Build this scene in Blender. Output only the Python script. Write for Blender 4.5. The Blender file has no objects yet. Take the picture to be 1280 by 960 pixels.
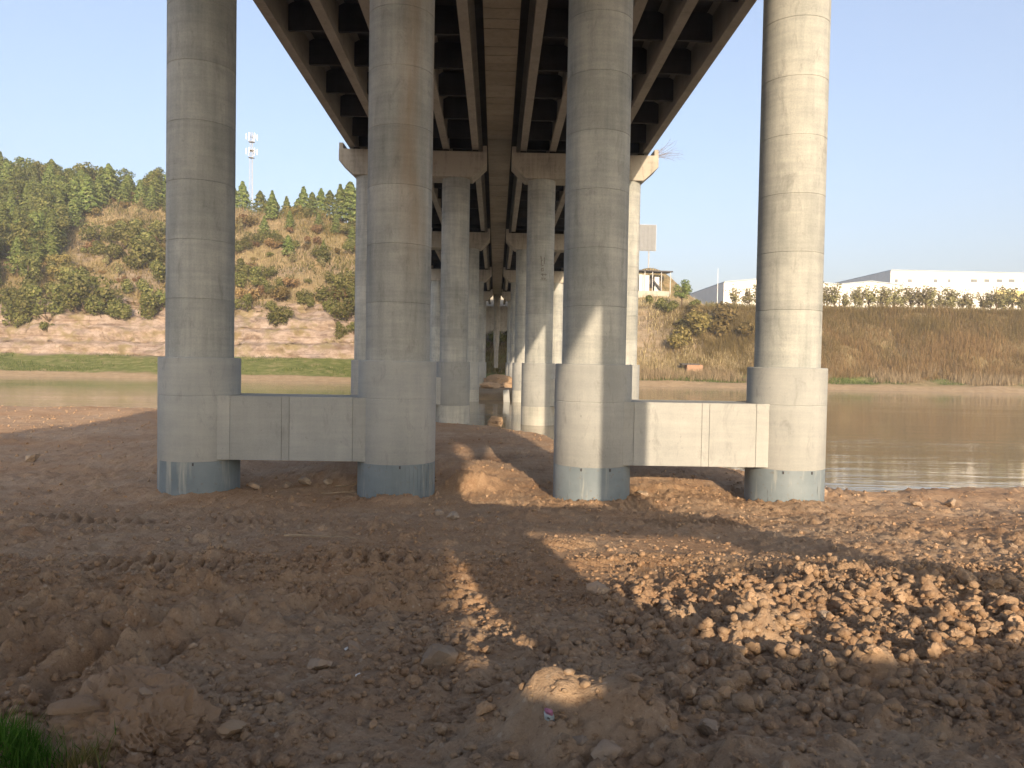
import bpy, bmesh, math, random
import numpy as np
from mathutils import Vector, Matrix, noise as mnoise
random.seed(7)
RNG = np.random.default_rng(11)
S = bpy.context.scene
COL = S.collection
R = math.radians

# ------------------------------------------------------------------ camera
EYE = 4.1                      # metres above the river, which is z = 0
F = 960.0                      # focal length in pixels of a 1280 wide frame
ya = Vector(((620 - 640) / F, (480 - 453) / F, -1)).normalized()    # bridge axis (+Y) seen from the camera
roll = R(0.95)
up = Vector((math.sin(roll), math.cos(roll), 0))
za = (up - ya * up.dot(ya)).normalized()
xa = ya.cross(za)
ROT = Matrix((xa, ya, za))
cam = bpy.data.cameras.new('camera')
cam.sensor_width = 36
cam.lens = 36 * F / 1280
cam.clip_start = 0.05
cam.clip_end = 6000
camo = bpy.data.objects.new('camera', cam)
COL.objects.link(camo)
camo.matrix_world = Matrix.Translation((0, 0, EYE)) @ ROT.to_4x4()
S.camera = camo


def ray(px, py):
    return (ROT @ Vector(((px - 640) / F, (480 - py) / F, -1))).normalized()


def proj(p):
    v = ROT.transposed() @ (Vector(p) - Vector((0, 0, EYE)))
    if v.z > -0.01:
        return (-9999, -9999)
    return (640 + F * v.x / -v.z, 480 - F * v.y / -v.z)


def at(px, py, Y):
    d = ray(px, py)
    t = Y / d.y
    return Vector((d.x * t, Y, EYE + d.z * t))


# ------------------------------------------------------------------ light
SUN_AZ, SUN_EL = R(8.8), R(15.3)          # sun behind the camera, a little to the right
w = bpy.data.worlds.new('World')
S.world = w
w.use_nodes = True
nt = w.node_tree
bg = nt.nodes['Background']
sky = nt.nodes.new('ShaderNodeTexSky')
sky.sky_type = 'NISHITA'
sky.sun_disc = False
sky.sun_elevation = SUN_EL
sky.sun_rotation = math.pi - SUN_AZ
sky.altitude = 200
sky.air_density = 1.0
sky.dust_density = 5.5
sky.ozone_density = 1.5
# a thin pale veil over the whole clear sky, the same in every direction
veil = nt.nodes.new('ShaderNodeMix')
veil.data_type = 'RGBA'
veil.inputs[0].default_value = 0.48
veil.inputs[7].default_value = (1.0, 1.04, 1.40, 1)
nt.links.new(sky.outputs[0], veil.inputs[6])
nt.links.new(veil.outputs[2], bg.inputs[0])
bg.inputs[1].default_value = 0.15
sun = bpy.data.lights.new('sun', 'SUN')
sun.energy = 2.6
sun.angle = R(0.35)
sun.color = (1.0, 0.76, 0.52)
suno = bpy.data.objects.new('sun', sun)
COL.objects.link(suno)
LD = Vector((-math.sin(SUN_AZ) * math.cos(SUN_EL), math.cos(SUN_AZ) * math.cos(SUN_EL), -math.sin(SUN_EL)))
suno.rotation_euler = LD.to_track_quat('-Z', 'Y').to_euler()
suno.location = (20, -80, 60)
S.view_settings.view_transform = 'Standard'
S.view_settings.look = 'None'
S.view_settings.exposure = 1.55
S.view_settings.gamma = 1
S.cycles.use_denoising = True
S.cycles.max_bounces = 5
S.cycles.diffuse_bounces = 3


# ------------------------------------------------------------------ materials
class NT:
    def __init__(s, name):
        s.m = bpy.data.materials.new(name)
        s.m.use_nodes = True
        s.t = s.m.node_tree
        s.b = s.t.nodes['Principled BSDF']
        s.b.inputs['Specular IOR Level'].default_value = 0.25
        s.out = s.t.nodes['Material Output']

    def n(s, typ, **kw):
        x = s.t.nodes.new(typ)
        for k, v in kw.items():
            setattr(x, k, v)
        return x

    def l(s, a, b):
        s.t.links.new(a, b)

    def pos(s, scale=(1, 1, 1)):
        g = s.n('ShaderNodeNewGeometry')
        mp = s.n('ShaderNodeMapping')
        mp.inputs['Scale'].default_value = scale
        s.l(g.outputs['Position'], mp.inputs[0])
        return mp.outputs[0]

    def noise(s, scale, detail=4, rough=0.6, vec=None, dist=0.0):
        x = s.n('ShaderNodeTexNoise')
        x.inputs['Scale'].default_value = scale
        x.inputs['Detail'].default_value = detail
        x.inputs['Roughness'].default_value = rough
        x.inputs['Distortion'].default_value = dist
        s.l(vec if vec is not None else s.pos(), x.inputs['Vector'])
        return x.outputs[0]

    def ramp(s, fac, *stops):
        x = s.n('ShaderNodeValToRGB')
        e = x.color_ramp.elements
        while len(e) < len(stops):
            e.new(0.5)
        for el, (p, c) in zip(e, stops):
            el.position = p
            el.color = (*c, 1) if len(c) == 3 else c
        s.l(fac, x.inputs[0])
        return x.outputs[0]

    def rng(s, fac, a, b, c=0.0, d=1.0, smooth=False):
        x = s.n('ShaderNodeMapRange')
        if smooth:
            x.interpolation_type = 'SMOOTHSTEP'
        for i, v in enumerate((a, b, c, d)):
            x.inputs[i + 1].default_value = v
        s.l(fac, x.inputs[0])
        return x.outputs[0]

    def mix(s, fac, a, b, mode='MIX'):
        x = s.n('ShaderNodeMix', data_type='RGBA', blend_type=mode)
        for sock, v in ((x.inputs[0], fac), (x.inputs[6], a), (x.inputs[7], b)):
            if isinstance(v, (int, float)):
                sock.default_value = v
            elif isinstance(v, tuple):
                sock.default_value = (*v, 1)
            else:
                s.l(v, sock)
        return x.outputs[2]

    def math(s, op, a, b=None):
        x = s.n('ShaderNodeMath', operation=op)
        for i, v in enumerate((a, b)):
            if v is None:
                continue
            if isinstance(v, (int, float)):
                x.inputs[i].default_value = v
            else:
                s.l(v, x.inputs[i])
        return x.outputs[0]

    def bump(s, h, strength=0.3, dist=0.02):
        x = s.n('ShaderNodeBump')
        x.inputs['Strength'].default_value = strength
        x.inputs['Distance'].default_value = dist
        s.l(h, x.inputs['Height'])
        s.l(x.outputs[0], s.b.inputs['Normal'])

    def base(s, c, rough=0.85):
        if isinstance(c, tuple):
            s.b.inputs['Base Color'].default_value = (*c, 1)
        else:
            s.l(c, s.b.inputs['Base Color'])
        s.b.inputs['Roughness'].default_value = rough
        return s


def objrand(s):
    return s.n('ShaderNodeObjectInfo').outputs['Random']


def concrete(name, lo, hi, streak=0.35, stain=None, bump=0.25):
    s = NT(name)
    big = s.noise(0.7, 5, 0.6)
    st = s.noise(1.0, 4, 0.65, s.pos((3.2, 3.2, 0.22)))
    hz = s.noise(1.0, 4, 0.6, s.pos((0.5, 0.5, 6.0)))
    fine = s.noise(22, 5, 0.7)
    f = s.math('ADD', s.math('MULTIPLY', big, 0.45), s.math('MULTIPLY', st, streak))
    f = s.math('ADD', f, s.math('MULTIPLY', hz, 0.22))
    f = s.math('ADD', f, s.math('MULTIPLY', s.math('SUBTRACT', fine, 0.5), 0.22))
    c = s.ramp(s.rng(f, 0.36, 0.66), (0.0, lo), (0.55, tuple((a + b) / 2 for a, b in zip(lo, hi))), (1.0, hi))
    if stain:
        m = s.rng(s.noise(1.0, 5, 0.6, s.pos((0.9, 0.9, 0.12))), 0.36, 0.60)
        g = s.n('ShaderNodeNewGeometry')
        sx = s.n('ShaderNodeSeparateXYZ')
        s.l(g.outputs['Position'], sx.inputs[0])
        side = s.rng(sx.outputs[0], -3.3, -2.4, 0.12, 1.0, True)
        hgt = s.rng(sx.outputs[2], 5.0, 9.5, 0.0, 1.0, True)
        c = s.mix(s.math('MULTIPLY', s.math('MULTIPLY', m, side), s.math('MULTIPLY', hgt, 0.62)), c, stain)
    # dark scuffs and drips, each with its own shape
    d = s.rng(s.noise(1.0, 6, 0.75, s.pos((2.4, 2.4, 0.9)), 0.6), 0.55, 0.74)
    c = s.mix(s.math('MULTIPLY', d, 0.42), c, tuple(x * 0.35 for x in lo))
    sp = s.rng(s.noise(9, 2, 0.5), 0.72, 0.8)
    c = s.mix(s.math('MULTIPLY', sp, 0.4), c, tuple(x * 0.4 for x in lo))
    hsv = s.n('ShaderNodeHueSaturation')
    s.l(c, hsv.inputs['Color'])
    s.l(s.rng(objrand(s), 0, 1, 0.9, 1.09), hsv.inputs['Value'])
    s.base(hsv.outputs[0], 0.88)
    s.bump(s.math('ADD', fine, s.math('MULTIPLY', hz, 0.6)), bump, 0.012)
    return s.m


M = {}
M['shaft'] = concrete('column_concrete', (0.215, 0.237, 0.235), (0.425, 0.44, 0.42))
M['stained'] = concrete('stained_column_concrete', (0.22, 0.24, 0.235), (0.43, 0.44, 0.42), stain=(0.23, 0.155, 0.085))
M['collar'] = concrete('collar_concrete', (0.28, 0.30, 0.30), (0.41, 0.425, 0.415), 0.2, bump=0.12)
M['beam'] = concrete('tie_beam_concrete', (0.28, 0.298, 0.295), (0.41, 0.422, 0.41), 0.2, bump=0.15)
M['cap'] = concrete('cap_concrete', (0.17, 0.165, 0.145), (0.36, 0.345, 0.305), 0.6)
M['girder'] = concrete('girder_concrete', (0.24, 0.23, 0.21), (0.38, 0.365, 0.335), 0.2)
M['bay_shade'] = concrete('shade_dark_deck_concrete', (0.045, 0.045, 0.048), (0.09, 0.09, 0.092), 0.2)  # concrete darkened: the shade between the girders is put into its colour
M['soffit'] = concrete('soffit_board_concrete', (0.27, 0.24, 0.195), (0.40, 0.36, 0.30), 0.2)


def casing_mat(name, drips):
    s = NT(name)
    b = s.noise(0.9, 4)
    c = s.ramp(b, (0.3, (0.14, 0.182, 0.212)), (0.7, (0.215, 0.262, 0.292)))
    v = s.noise(1.0, 5, 0.6, s.pos((5.5, 5.5, 0.35)))
    c = s.mix(s.rng(v, drips, drips + 0.16, 0, 0.75), c, (0.46, 0.46, 0.40))
    k = s.noise(1.0, 4, 0.6, s.pos((9, 9, 1.2)))
    c = s.mix(s.rng(k, 0.64, 0.72, 0, 0.6), c, (0.05, 0.06, 0.06))
    c = s.mix(s.rng(s.noise(7, 4), 0.6, 0.75, 0, 0.5), c, (0.17, 0.12, 0.08))
    s.base(c, 0.6)
    s.bump(v, 0.15, 0.01)
    return s.m


M['casing'] = casing_mat('painted_steel_casing', 0.60)
M['casing_drips'] = casing_mat('painted_steel_casing_with_drips', 0.53)
M['casing_pale'] = concrete('wet_pale_casing', (0.25, 0.27, 0.25), (0.45, 0.45, 0.41), 0.5)


def dirt_mat():
    s = NT('churned_dirt')
    a = s.noise(0.22, 5, 0.6)
    b = s.noise(1.9, 6, 0.65)
    c1 = s.ramp(a, (0.32, (0.37, 0.24, 0.142)), (0.5, (0.44, 0.31, 0.198)), (0.7, (0.47, 0.36, 0.25)))
    c = s.mix(s.rng(b, 0.35, 0.7, 0, 0.6), c1, (0.27, 0.155, 0.085))
    c = s.mix(s.rng(s.noise(0.6, 4), 0.55, 0.72, 0, 0.5), c, (0.36, 0.285, 0.21))
    f = s.noise(24, 6, 0.78)
    c = s.mix(s.rng(f, 0.54, 0.70, 0, 0.7), c, (0.58, 0.44, 0.31))
    c = s.mix(s.rng(f, 0.32, 0.46, 0.75, 0), c, (0.17, 0.100, 0.060))  # dark flecks: shade of the gaps between crumbs, put into the colour
    v = s.n('ShaderNodeTexVoronoi')
    v.inputs['Scale'].default_value = 17
    s.l(s.pos(), v.inputs['Vector'])
    pk = s.n('ShaderNodeSeparateColor')
    s.l(v.outputs['Color'], pk.inputs[0])
    peb = s.math('MULTIPLY', s.rng(v.outputs['Distance'], 0.30, 0.22), s.rng(pk.outputs[0], 0.80, 0.82))
    c = s.mix(s.math('MULTIPLY', peb, 0.6), c, (0.55, 0.45, 0.34))
    # wet rim close to the river
    g = s.n('ShaderNodeNewGeometry')
    sx = s.n('ShaderNodeSeparateXYZ')
    s.l(g.outputs['Position'], sx.inputs[0])
    c = s.mix(s.rng(sx.outputs[2], -0.14, 0.03, 0.75, 0), c, (0.10, 0.058, 0.034))
    s.base(c, 0.95)
    s.b.inputs['Specular IOR Level'].default_value = 0.08
    h = s.math('ADD', s.math('MULTIPLY', s.noise(11, 8, 0.7), 1.0), s.math('MULTIPLY', s.noise(55, 4, 0.7), 0.35))
    s.bump(h, 0.8, 0.05)
    return s.m


M['dirt'] = dirt_mat()


def rock_mat(name, lo, hi, dust=(0.29, 0.19, 0.115), k=0.7):
    s = NT(name)
    a = s.noise(5, 6, 0.65)
    c = s.ramp(a, (0.3, lo), (0.7, hi))
    c = s.mix(s.rng(s.noise(1.7, 5), 0.38, 0.6, 0.1, k), c, dust)
    hsv = s.n('ShaderNodeHueSaturation')
    s.l(c, hsv.inputs['Color'])
    s.l(s.rng(objrand(s), 0, 1, 0.82, 1.15), hsv.inputs['Value'])
    s.base(hsv.outputs[0], 0.92)
    s.b.inputs['Specular IOR Level'].default_value = 0.1
    s.bump(s.noise(38, 6, 0.7), 0.6, 0.02)
    return s.m


M['clod'] = rock_mat('clod_dirt', (0.28, 0.19, 0.115), (0.44, 0.33, 0.225), (0.37, 0.265, 0.17))
M['clodDirt'] = rock_mat('crumbly_clod', (0.34, 0.225, 0.135), (0.51, 0.38, 0.26), (0.42, 0.29, 0.18))
M['stone'] = rock_mat('grey_brown_stone', (0.28, 0.225, 0.17), (0.44, 0.37, 0.29), (0.40, 0.27, 0.175), 0.6)
M['boulder'] = rock_mat('layered_boulder_earth', (0.24, 0.165, 0.105), (0.38, 0.28, 0.195), (0.31, 0.215, 0.14))
M['paleStone'] = rock_mat('pale_stone', (0.30, 0.255, 0.205), (0.42, 0.37, 0.31), k=0.5)


def water_mat():
    s = NT('river_water')
    s.base((0.27, 0.222, 0.145), 0.06)
    s.b.inputs['IOR'].default_value = 1.33
    s.b.inputs['Specular IOR Level'].default_value = 0.6
    a = s.noise(1.0, 3, 0.5, s.pos((0.35, 1.6, 1)), 0.6)
    b = s.noise(1.0, 4, 0.55, s.pos((0.09, 0.32, 1)), 0.5)
    c = s.noise(1.0, 2, 0.5, s.pos((2.2, 5.0, 1)))
    calm = s.rng(s.noise(1.0, 3, 0.5, s.pos((0.02, 0.06, 1))), 0.4, 0.62, 0.25, 1.0)
    h = s.math('ADD', s.math('MULTIPLY', a, 0.5), s.math('MULTIPLY', b, 1.2))
    h = s.math('ADD', h, s.math('MULTIPLY', c, 0.09))
    h = s.math('MULTIPLY', h, calm)
    s.bump(h, 0.19, 0.2)
    return s.m


M['water'] = water_mat()


def far_mat():
    s = NT('far_bank_ground')
    at_ = s.n('ShaderNodeVertexColor', layer_name='mask')
    sep = s.n('ShaderNodeSeparateColor')
    s.l(at_.outputs[0], sep.inputs[0])
    n1 = s.noise(0.09, 6, 0.7)
    n2 = s.noise(0.8, 6, 0.7)
    soil = s.ramp(n1, (0.3, (0.17, 0.145, 0.07)), (0.5, (0.29, 0.235, 0.135)), (0.68, (0.22, 0.18, 0.11)))
    soil = s.mix(s.rng(n2, 0.35, 0.65, 0.0, 0.6), soil, (0.12, 0.095, 0.04))
    soil = s.mix(s.rng(s.noise(0.3, 5), 0.55, 0.7, 0, 0.7), soil, (0.34, 0.25, 0.15))
    rock = s.ramp(s.noise(0.5, 7, 0.7, s.pos((1, 1, 2.2))), (0.32, (0.15, 0.11, 0.09)), (0.5, (0.28, 0.225, 0.19)), (0.68, (0.37, 0.315, 0.28)))
    strat = s.noise(1.0, 4, 0.6, s.pos((0.05, 0.05, 1.5)), 0.3)
    rock = s.mix(s.rng(strat, 0.56, 0.62, 0, 0.5), rock, (0.11, 0.07, 0.048))
    crk = s.noise(1.0, 5, 0.7, s.pos((0.8, 0.8, 0.16)), 1.2)
    rock = s.mix(s.rng(crk, 0.60, 0.66, 0, 0.7), rock, (0.13, 0.09, 0.06))
    rock = s.mix(s.rng(s.noise(0.25, 6, 0.7), 0.50, 0.60, 0, 0.8), rock, (0.19, 0.16, 0.085))
    grass = s.ramp(s.noise(0.5, 6, 0.7), (0.38, (0.10, 0.13, 0.035)), (0.52, (0.155, 0.185, 0.055)), (0.66, (0.28, 0.235, 0.125)))
    sand = s.ramp(n2, (0.3, (0.28, 0.205, 0.125)), (0.7, (0.40, 0.31, 0.20)))
    c = s.mix(sep.outputs[0], soil, rock)
    c = s.mix(sep.outputs[1], c, grass)
    c = s.mix(sep.outputs[2], c, sand)
    s.base(c, 0.95)
    s.b.inputs['Specular IOR Level'].default_value = 0.05
    s.bump(s.noise(0.9, 8, 0.75), 0.8, 0.5)
    return s.m


M['far'] = far_mat()


def leaf_mat(name, lo, mid, hi, trans=0.0):
    s = NT(name)
    g = s.n('ShaderNodeNewGeometry')
    c = s.ramp(g.outputs['Random Per Island'], (0.0, lo), (0.5, mid), (1.0, hi))
    hsv = s.n('ShaderNodeHueSaturation')
    s.l(c, hsv.inputs['Color'])
    r = objrand(s)
    s.l(s.rng(r, 0, 1, 0.72, 1.25), hsv.inputs['Value'])
    s.l(s.rng(r, 0, 1, 0.485, 0.515), hsv.inputs['Hue'])
    s.base(hsv.outputs[0], 0.9)
    s.b.inputs['Specular IOR Level'].default_value = 0.08
    # thin leaves let some of the light through
    tr = s.n('ShaderNodeBsdfTranslucent')
    s.l(hsv.outputs[0], tr.inputs[0])
    mx = s.n('ShaderNodeMixShader')
    mx.inputs[0].default_value = 0.35
    s.l(s.b.outputs[0], mx.inputs[1])
    s.l(tr.outputs[0], mx.inputs[2])
    s.l(mx.outputs[0], s.out.inputs[0])
    return s.m


M['conifer'] = leaf_mat('conifer_needles', (0.085, 0.120, 0.036), (0.150, 0.190, 0.058), (0.230, 0.250, 0.095))
M['olive'] = leaf_mat('olive_leaves', (0.075, 0.092, 0.028), (0.155, 0.165, 0.055), (0.25, 0.235, 0.10))
M['thin'] = leaf_mat('thin_olive_leaves', (0.17, 0.165, 0.08), (0.28, 0.265, 0.13), (0.38, 0.35, 0.20))
M['brush'] = leaf_mat('bare_brush', (0.14, 0.090, 0.042), (0.235, 0.155, 0.078), (0.34, 0.235, 0.13))
M['brushG'] = leaf_mat('olive_brown_brush', (0.115, 0.095, 0.035), (0.195, 0.158, 0.062), (0.28, 0.22, 0.10))
M['straw'] = leaf_mat('dry_straw_grass', (0.25, 0.195, 0.11), (0.38, 0.315, 0.19), (0.52, 0.44, 0.29))
M['blade'] = leaf_mat('fresh_green_grass', (0.055, 0.085, 0.022), (0.10, 0.14, 0.038), (0.17, 0.19, 0.07))
M['tuft'] = leaf_mat('lush_green_grass', (0.045, 0.13, 0.014), (0.085, 0.21, 0.028), (0.14, 0.27, 0.05))
M['bladeDry'] = leaf_mat('yellowing_grass', (0.10, 0.11, 0.03), (0.20, 0.17, 0.06), (0.30, 0.24, 0.10))
M['bark'] = NT('bark').base((0.10, 0.075, 0.05), 0.9).m


def plain(name, c, rough=0.7, var=0.15, sc=3.0, metal=0.0):
    s = NT(name)
    n = s.noise(sc, 5)
    s.base(s.ramp(n, (0.3, tuple(x * (1 - var) for x in c)), (0.7, tuple(min(1, x * (1 + var)) for x in c))), rough)
    s.b.inputs['Metallic'].default_value = metal
    return s.m


M['white'] = plain('white_cladding', (0.74, 0.74, 0.72), 0.6, 0.04, 0.4)
M['gable'] = plain('grey_cladding', (0.58, 0.60, 0.60), 0.6, 0.06, 0.4)
M['roofm'] = plain('pale_blue_roof_sheet', (0.36, 0.42, 0.48), 0.5, 0.08, 0.4)
M['yellow'] = plain('yellow_wall_band', (0.72, 0.62, 0.28), 0.7, 0.06, 0.5)
M['glass'] = plain('dark_window', (0.16, 0.18, 0.19), 0.3, 0.2, 1.0)
M['board'] = plain('weathered_grey_board', (0.19, 0.205, 0.22), 0.7, 0.08, 0.8)
M['darkroof'] = plain('dark_sheet_roof', (0.06, 0.06, 0.065), 0.7, 0.2)
M['steel'] = plain('galvanised_steel', (0.38, 0.39, 0.40), 0.5, 0.1)
M['antenna'] = plain('white_antenna', (0.78, 0.78, 0.77), 0.5, 0.03)
M['wood'] = plain('weathered_stick', (0.33, 0.26, 0.18), 0.9, 0.25, 9)
M['twig'] = plain('dry_twig', (0.20, 0.17, 0.15), 0.9, 0.2, 9)
M['dark'] = plain('black_paint_marks', (0.16, 0.16, 0.15), 0.9, 0.3, 9)
M['packet'] = plain('pale_blue_packet', (0.55, 0.66, 0.72), 0.35, 0.12, 30)
M['pink'] = plain('pink_packet', (0.55, 0.24, 0.40), 0.35, 0.2, 30)
M['rubber'] = plain('black_bearing', (0.03, 0.03, 0.03), 0.9, 0.1)
M['rustred'] = plain('red_brown_block', (0.30, 0.19, 0.13), 0.9, 0.2, 3)


# ------------------------------------------------------------------ mesh helpers
def link(name, me, mat=None, parent=None, loc=None):
    o = bpy.data.objects.new(name, me)
    COL.objects.link(o)
    if mat is not None and not me.materials:
        for m_ in (mat if isinstance(mat, (list, tuple)) else [mat]):
            me.materials.append(m_)
    if parent is not None:
        o.parent = parent
    if loc is not None:
        o.location = loc
    return o


def tag(o, label=None, cat=None, group=None, kind=None):
    for k, v in (('label', label), ('category', cat), ('group', group), ('kind', kind)):
        if v:
            o[k] = v
    return o


def root(name, loc, label, cat, group=None):
    o = bpy.data.objects.new(name, None)
    o.empty_display_size = 0.3
    COL.objects.link(o)
    o.location = loc
    return tag(o, label, cat, group)


def np_mesh(name, V, Fc, smooth=False):
    """V (n,3) array, Fc (m,k) int array, all faces with k corners"""
    me = bpy.data.meshes.new(name)
    V = np.asarray(V, dtype=np.float32)
    Fc = np.asarray(Fc, dtype=np.int32)
    k = Fc.shape[1]
    me.vertices.add(len(V))
    me.vertices.foreach_set('co', V.ravel())
    me.loops.add(Fc.size)
    me.loops.foreach_set('vertex_index', Fc.ravel())
    me.polygons.add(len(Fc))
    me.polygons.foreach_set('loop_start', np.arange(0, Fc.size, k, dtype=np.int32))
    if smooth:
        me.polygons.foreach_set('use_smooth', np.ones(len(Fc), dtype=bool))
    me.update(calc_edges=True)
    return me


class MB:
    def __init__(s):
        s.v, s.f = [], []

    def poly(s, pts, faces):
        k = len(s.v)
        s.v += [tuple(p) for p in pts]
        s.f += [tuple(i + k for i in f) for f in faces]
        return s

    def box(s, x0, x1, y0, y1, z0, z1):
        return s.poly([(x0, y0, z0), (x1, y0, z0), (x1, y1, z0), (x0, y1, z0),
                       (x0, y0, z1), (x1, y0, z1), (x1, y1, z1), (x0, y1, z1)],
                      [(3, 2, 1, 0), (4, 5, 6, 7), (0, 1, 5, 4), (1, 2, 6, 5), (2, 3, 7, 6), (3, 0, 4, 7)])

    def extrude(s, prof, y0, y1):
        """profile of (x, z), counter-clockwise seen from -y, extruded along y"""
        n = len(prof)
        pts = [(x, y0, z) for x, z in prof] + [(x, y1, z) for x, z in prof]
        fs = [tuple(range(n)), tuple(range(2 * n - 1, n - 1, -1))]
        for i in range(n):
            j = (i + 1) % n
            fs.append((j, i, i + n, j + n))
        return s.poly(pts, fs)

    def tube(s, p0, p1, r0, r1, seg=6, cap=True):
        p0, p1 = Vector(p0), Vector(p1)
        d = (p1 - p0).normalized()
        a = d.orthogonal().normalized()
        b = d.cross(a)
        pts = []
        for p, r in ((p0, r0), (p1, r1)):
            for i in range(seg):
                t = 2 * math.pi * i / seg
                pts.append(p + (a * math.cos(t) + b * math.sin(t)) * r)
        fs = [(i, (i + 1) % seg, (i + 1) % seg + seg, i + seg) for i in range(seg)]
        if cap:
            fs += [tuple(range(seg - 1, -1, -1)), tuple(range(seg, 2 * seg))]
        return s.poly(pts, fs)

    def lathe(s, prof, seg=48, cap=True):
        n = len(prof)
        pts = [(r * math.cos(2 * math.pi * i / seg), r * math.sin(2 * math.pi * i / seg), z) for r, z in prof for i in range(seg)]
        fs = []
        for k in range(n - 1):
            for i in range(seg):
                j = (i + 1) % seg
                fs.append((k * seg + i, k * seg + j, (k + 1) * seg + j, (k + 1) * seg + i))
        if cap:
            fs += [tuple(range(seg - 1, -1, -1)), tuple((n - 1) * seg + i for i in range(seg))]
        return s.poly(pts, fs)

    def mesh(s, name, smooth=False, bevel=0.0):
        me = bpy.data.meshes.new(name)
        me.from_pydata(s.v, [], s.f)
        bm = bmesh.new()
        bm.from_mesh(me)
        bmesh.ops.recalc_face_normals(bm, faces=bm.faces)
        if bevel:
            es = [e for e in bm.edges if len(e.link_faces) == 2 and e.calc_face_angle(0) > 0.5]
            bmesh.ops.bevel(bm, geom=es, offset=bevel, segments=2, affect='EDGES', profile=0.6)
        bm.to_mesh(me)
        bm.free()
        if smooth:
            for p in me.polygons:
                p.use_smooth = True
            me.set_sharp_from_angle(angle=R(35))
        return me

    def build(s, name, mat, parent=None, loc=None, smooth=False, bevel=0.0):
        return link(name, s.mesh(name, smooth, bevel), mat, parent, loc)


# ------------------------------------------------------------------ numpy noise
def hsh(ix, iy, seed):
    n = (ix.astype(np.int64) * 374761393 + iy.astype(np.int64) * 668265263 + seed * 1274126177) & 0xFFFFFFFF
    n = ((n ^ (n >> 13)) * 1274126177) & 0xFFFFFFFF
    n = n ^ (n >> 16)
    return n / 4294967295.0


def vn(x, y, seed=0):
    ix, iy = np.floor(x), np.floor(y)
    fx, fy = x - ix, y - iy
    fx, fy = fx * fx * (3 - 2 * fx), fy * fy * (3 - 2 * fy)
    ix, iy = ix.astype(np.int64), iy.astype(np.int64)
    a, b = hsh(ix, iy, seed), hsh(ix + 1, iy, seed)
    c, d = hsh(ix, iy + 1, seed), hsh(ix + 1, iy + 1, seed)
    return (a + (b - a) * fx) * (1 - fy) + (c + (d - c) * fx) * fy


def fbm(x, y, oct=4, seed=0, gain=0.5):
    t, a, s = 0, 1.0, 0
    for o in range(oct):
        t = t + a * (vn(x, y, seed + o * 17) - 0.5)
        s += a
        a *= gain
        c_, s_ = math.cos(0.7), math.sin(0.7)
        x, y = (x * c_ - y * s_) * 2.03, (x * s_ + y * c_) * 2.03
    return t / s * 2


def lumps(x, y, cell, seed, dens=0.8, rlo=0.25, rhi=0.6):
    """rough half-buried clods on a jittered grid; height in units of cell"""
    wx = x / cell + 0.22 * fbm(x / cell * 1.7, y / cell * 1.7, 2, seed + 5)
    wy = y / cell + 0.22 * fbm(x / cell * 1.7 + 31, y / cell * 1.7, 2, seed + 9)
    ix, iy = np.floor(wx).astype(np.int64), np.floor(wy).astype(np.int64)
    h = np.zeros_like(x)
    for dx in (-1, 0, 1):
        for dy in (-1, 0, 1):
            cx, cy = ix + dx, iy + dy
            px = cx + hsh(cx, cy, seed + 1)
            py = cy + hsh(cx, cy, seed + 2)
            r = rlo + (rhi - rlo) * hsh(cx, cy, seed + 3) ** 2
            on = hsh(cx, cy, seed + 4) < dens
            a = hsh(cx, cy, seed + 6) * 3.14
            ca_, sa_ = np.cos(a), np.sin(a)
            u = ((wx - px) * ca_ + (wy - py) * sa_) / r
            v = (-(wx - px) * sa_ + (wy - py) * ca_) / r
            d = np.maximum(np.maximum(np.abs(u), np.abs(v) * 1.15), np.abs(u + v) * 0.74)
            top = 0.75 + 0.55 * (hsh(cx, cy, seed + 7) - 0.5) * u + 0.7 * (hsh(cx, cy, seed + 8) - 0.5) * v
            h = np.maximum(h, np.where(on, np.minimum(top, 2.2 * (1 - d)) * r, 0))
    return h


def sst(a, b, x):
    t = np.clip((x - a) / (b - a), 0, 1)
    return t * t * (3 - 2 * t)


# ------------------------------------------------------------------ the near bank
SHX = np.array([-300, -60, -25, -8, 0, 2.5, 4, 6, 9, 10.3, 11.6, 14, 40, 300.])
SHY = np.array([60, 58, 56, 55, 50, 45, 39, 34.5, 31.5, 28.0, 25.8, 25.6, 26.5, 40.])


def base_h(x, y):
    """the bank without its crumbs: slopes down from behind the camera to a flat by the river"""
    z = 0.05 + 0.25 * np.log1p(np.exp(np.clip((2.65 - 0.125 * y - 0.05) / 0.25, -40, 40)))
    zb = 2.65 + 2.85 * sst(-1.2, -7.4, y) * (0.35 + 0.65 * sst(-4.5, -1.5, x) * sst(12, 9, x)) + 0.16 * fbm(x * 0.7 + 3, y * 0.35, 3, 71) * sst(-3, -7, y)  # unseen rise behind the camera, shaped to shade the near foreground
    z = np.where(y < 0, np.maximum(zb, 2.4), z)
    roll_ = sst(5, 9, y)
    z = z + 0.16 * fbm(x * 0.22, y * 0.3, 3, 3) * roll_ + 0.10 * fbm(x * 0.7, y * 0.7, 3, 13) * sst(1, 4, y)
    # heaps
    for hx, hy, r, h in HEAPS:
        z = z + h * (1 + 0.7 * fbm(x * 0.9 / max(r, 0.7), y * 0.9 / max(r, 0.7), 3, 19)) * np.exp(-(((x - hx) ** 2 + (y - hy) ** 2) / (r * r)) ** 1.4)
    z = z + 0.14 * np.exp(-((y - 23.8) / 1.2) ** 2) * sst(7.5, 11, x)
    ys = np.interp(x, SHX, SHY) + 1.2 * fbm(x * 0.25, y * 0 + 2, 3, 44) + 1.7
    d = sst(-1, 1, (y - ys) / 3.0)
    return z * (1 - d) - 1.5 * d


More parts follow.
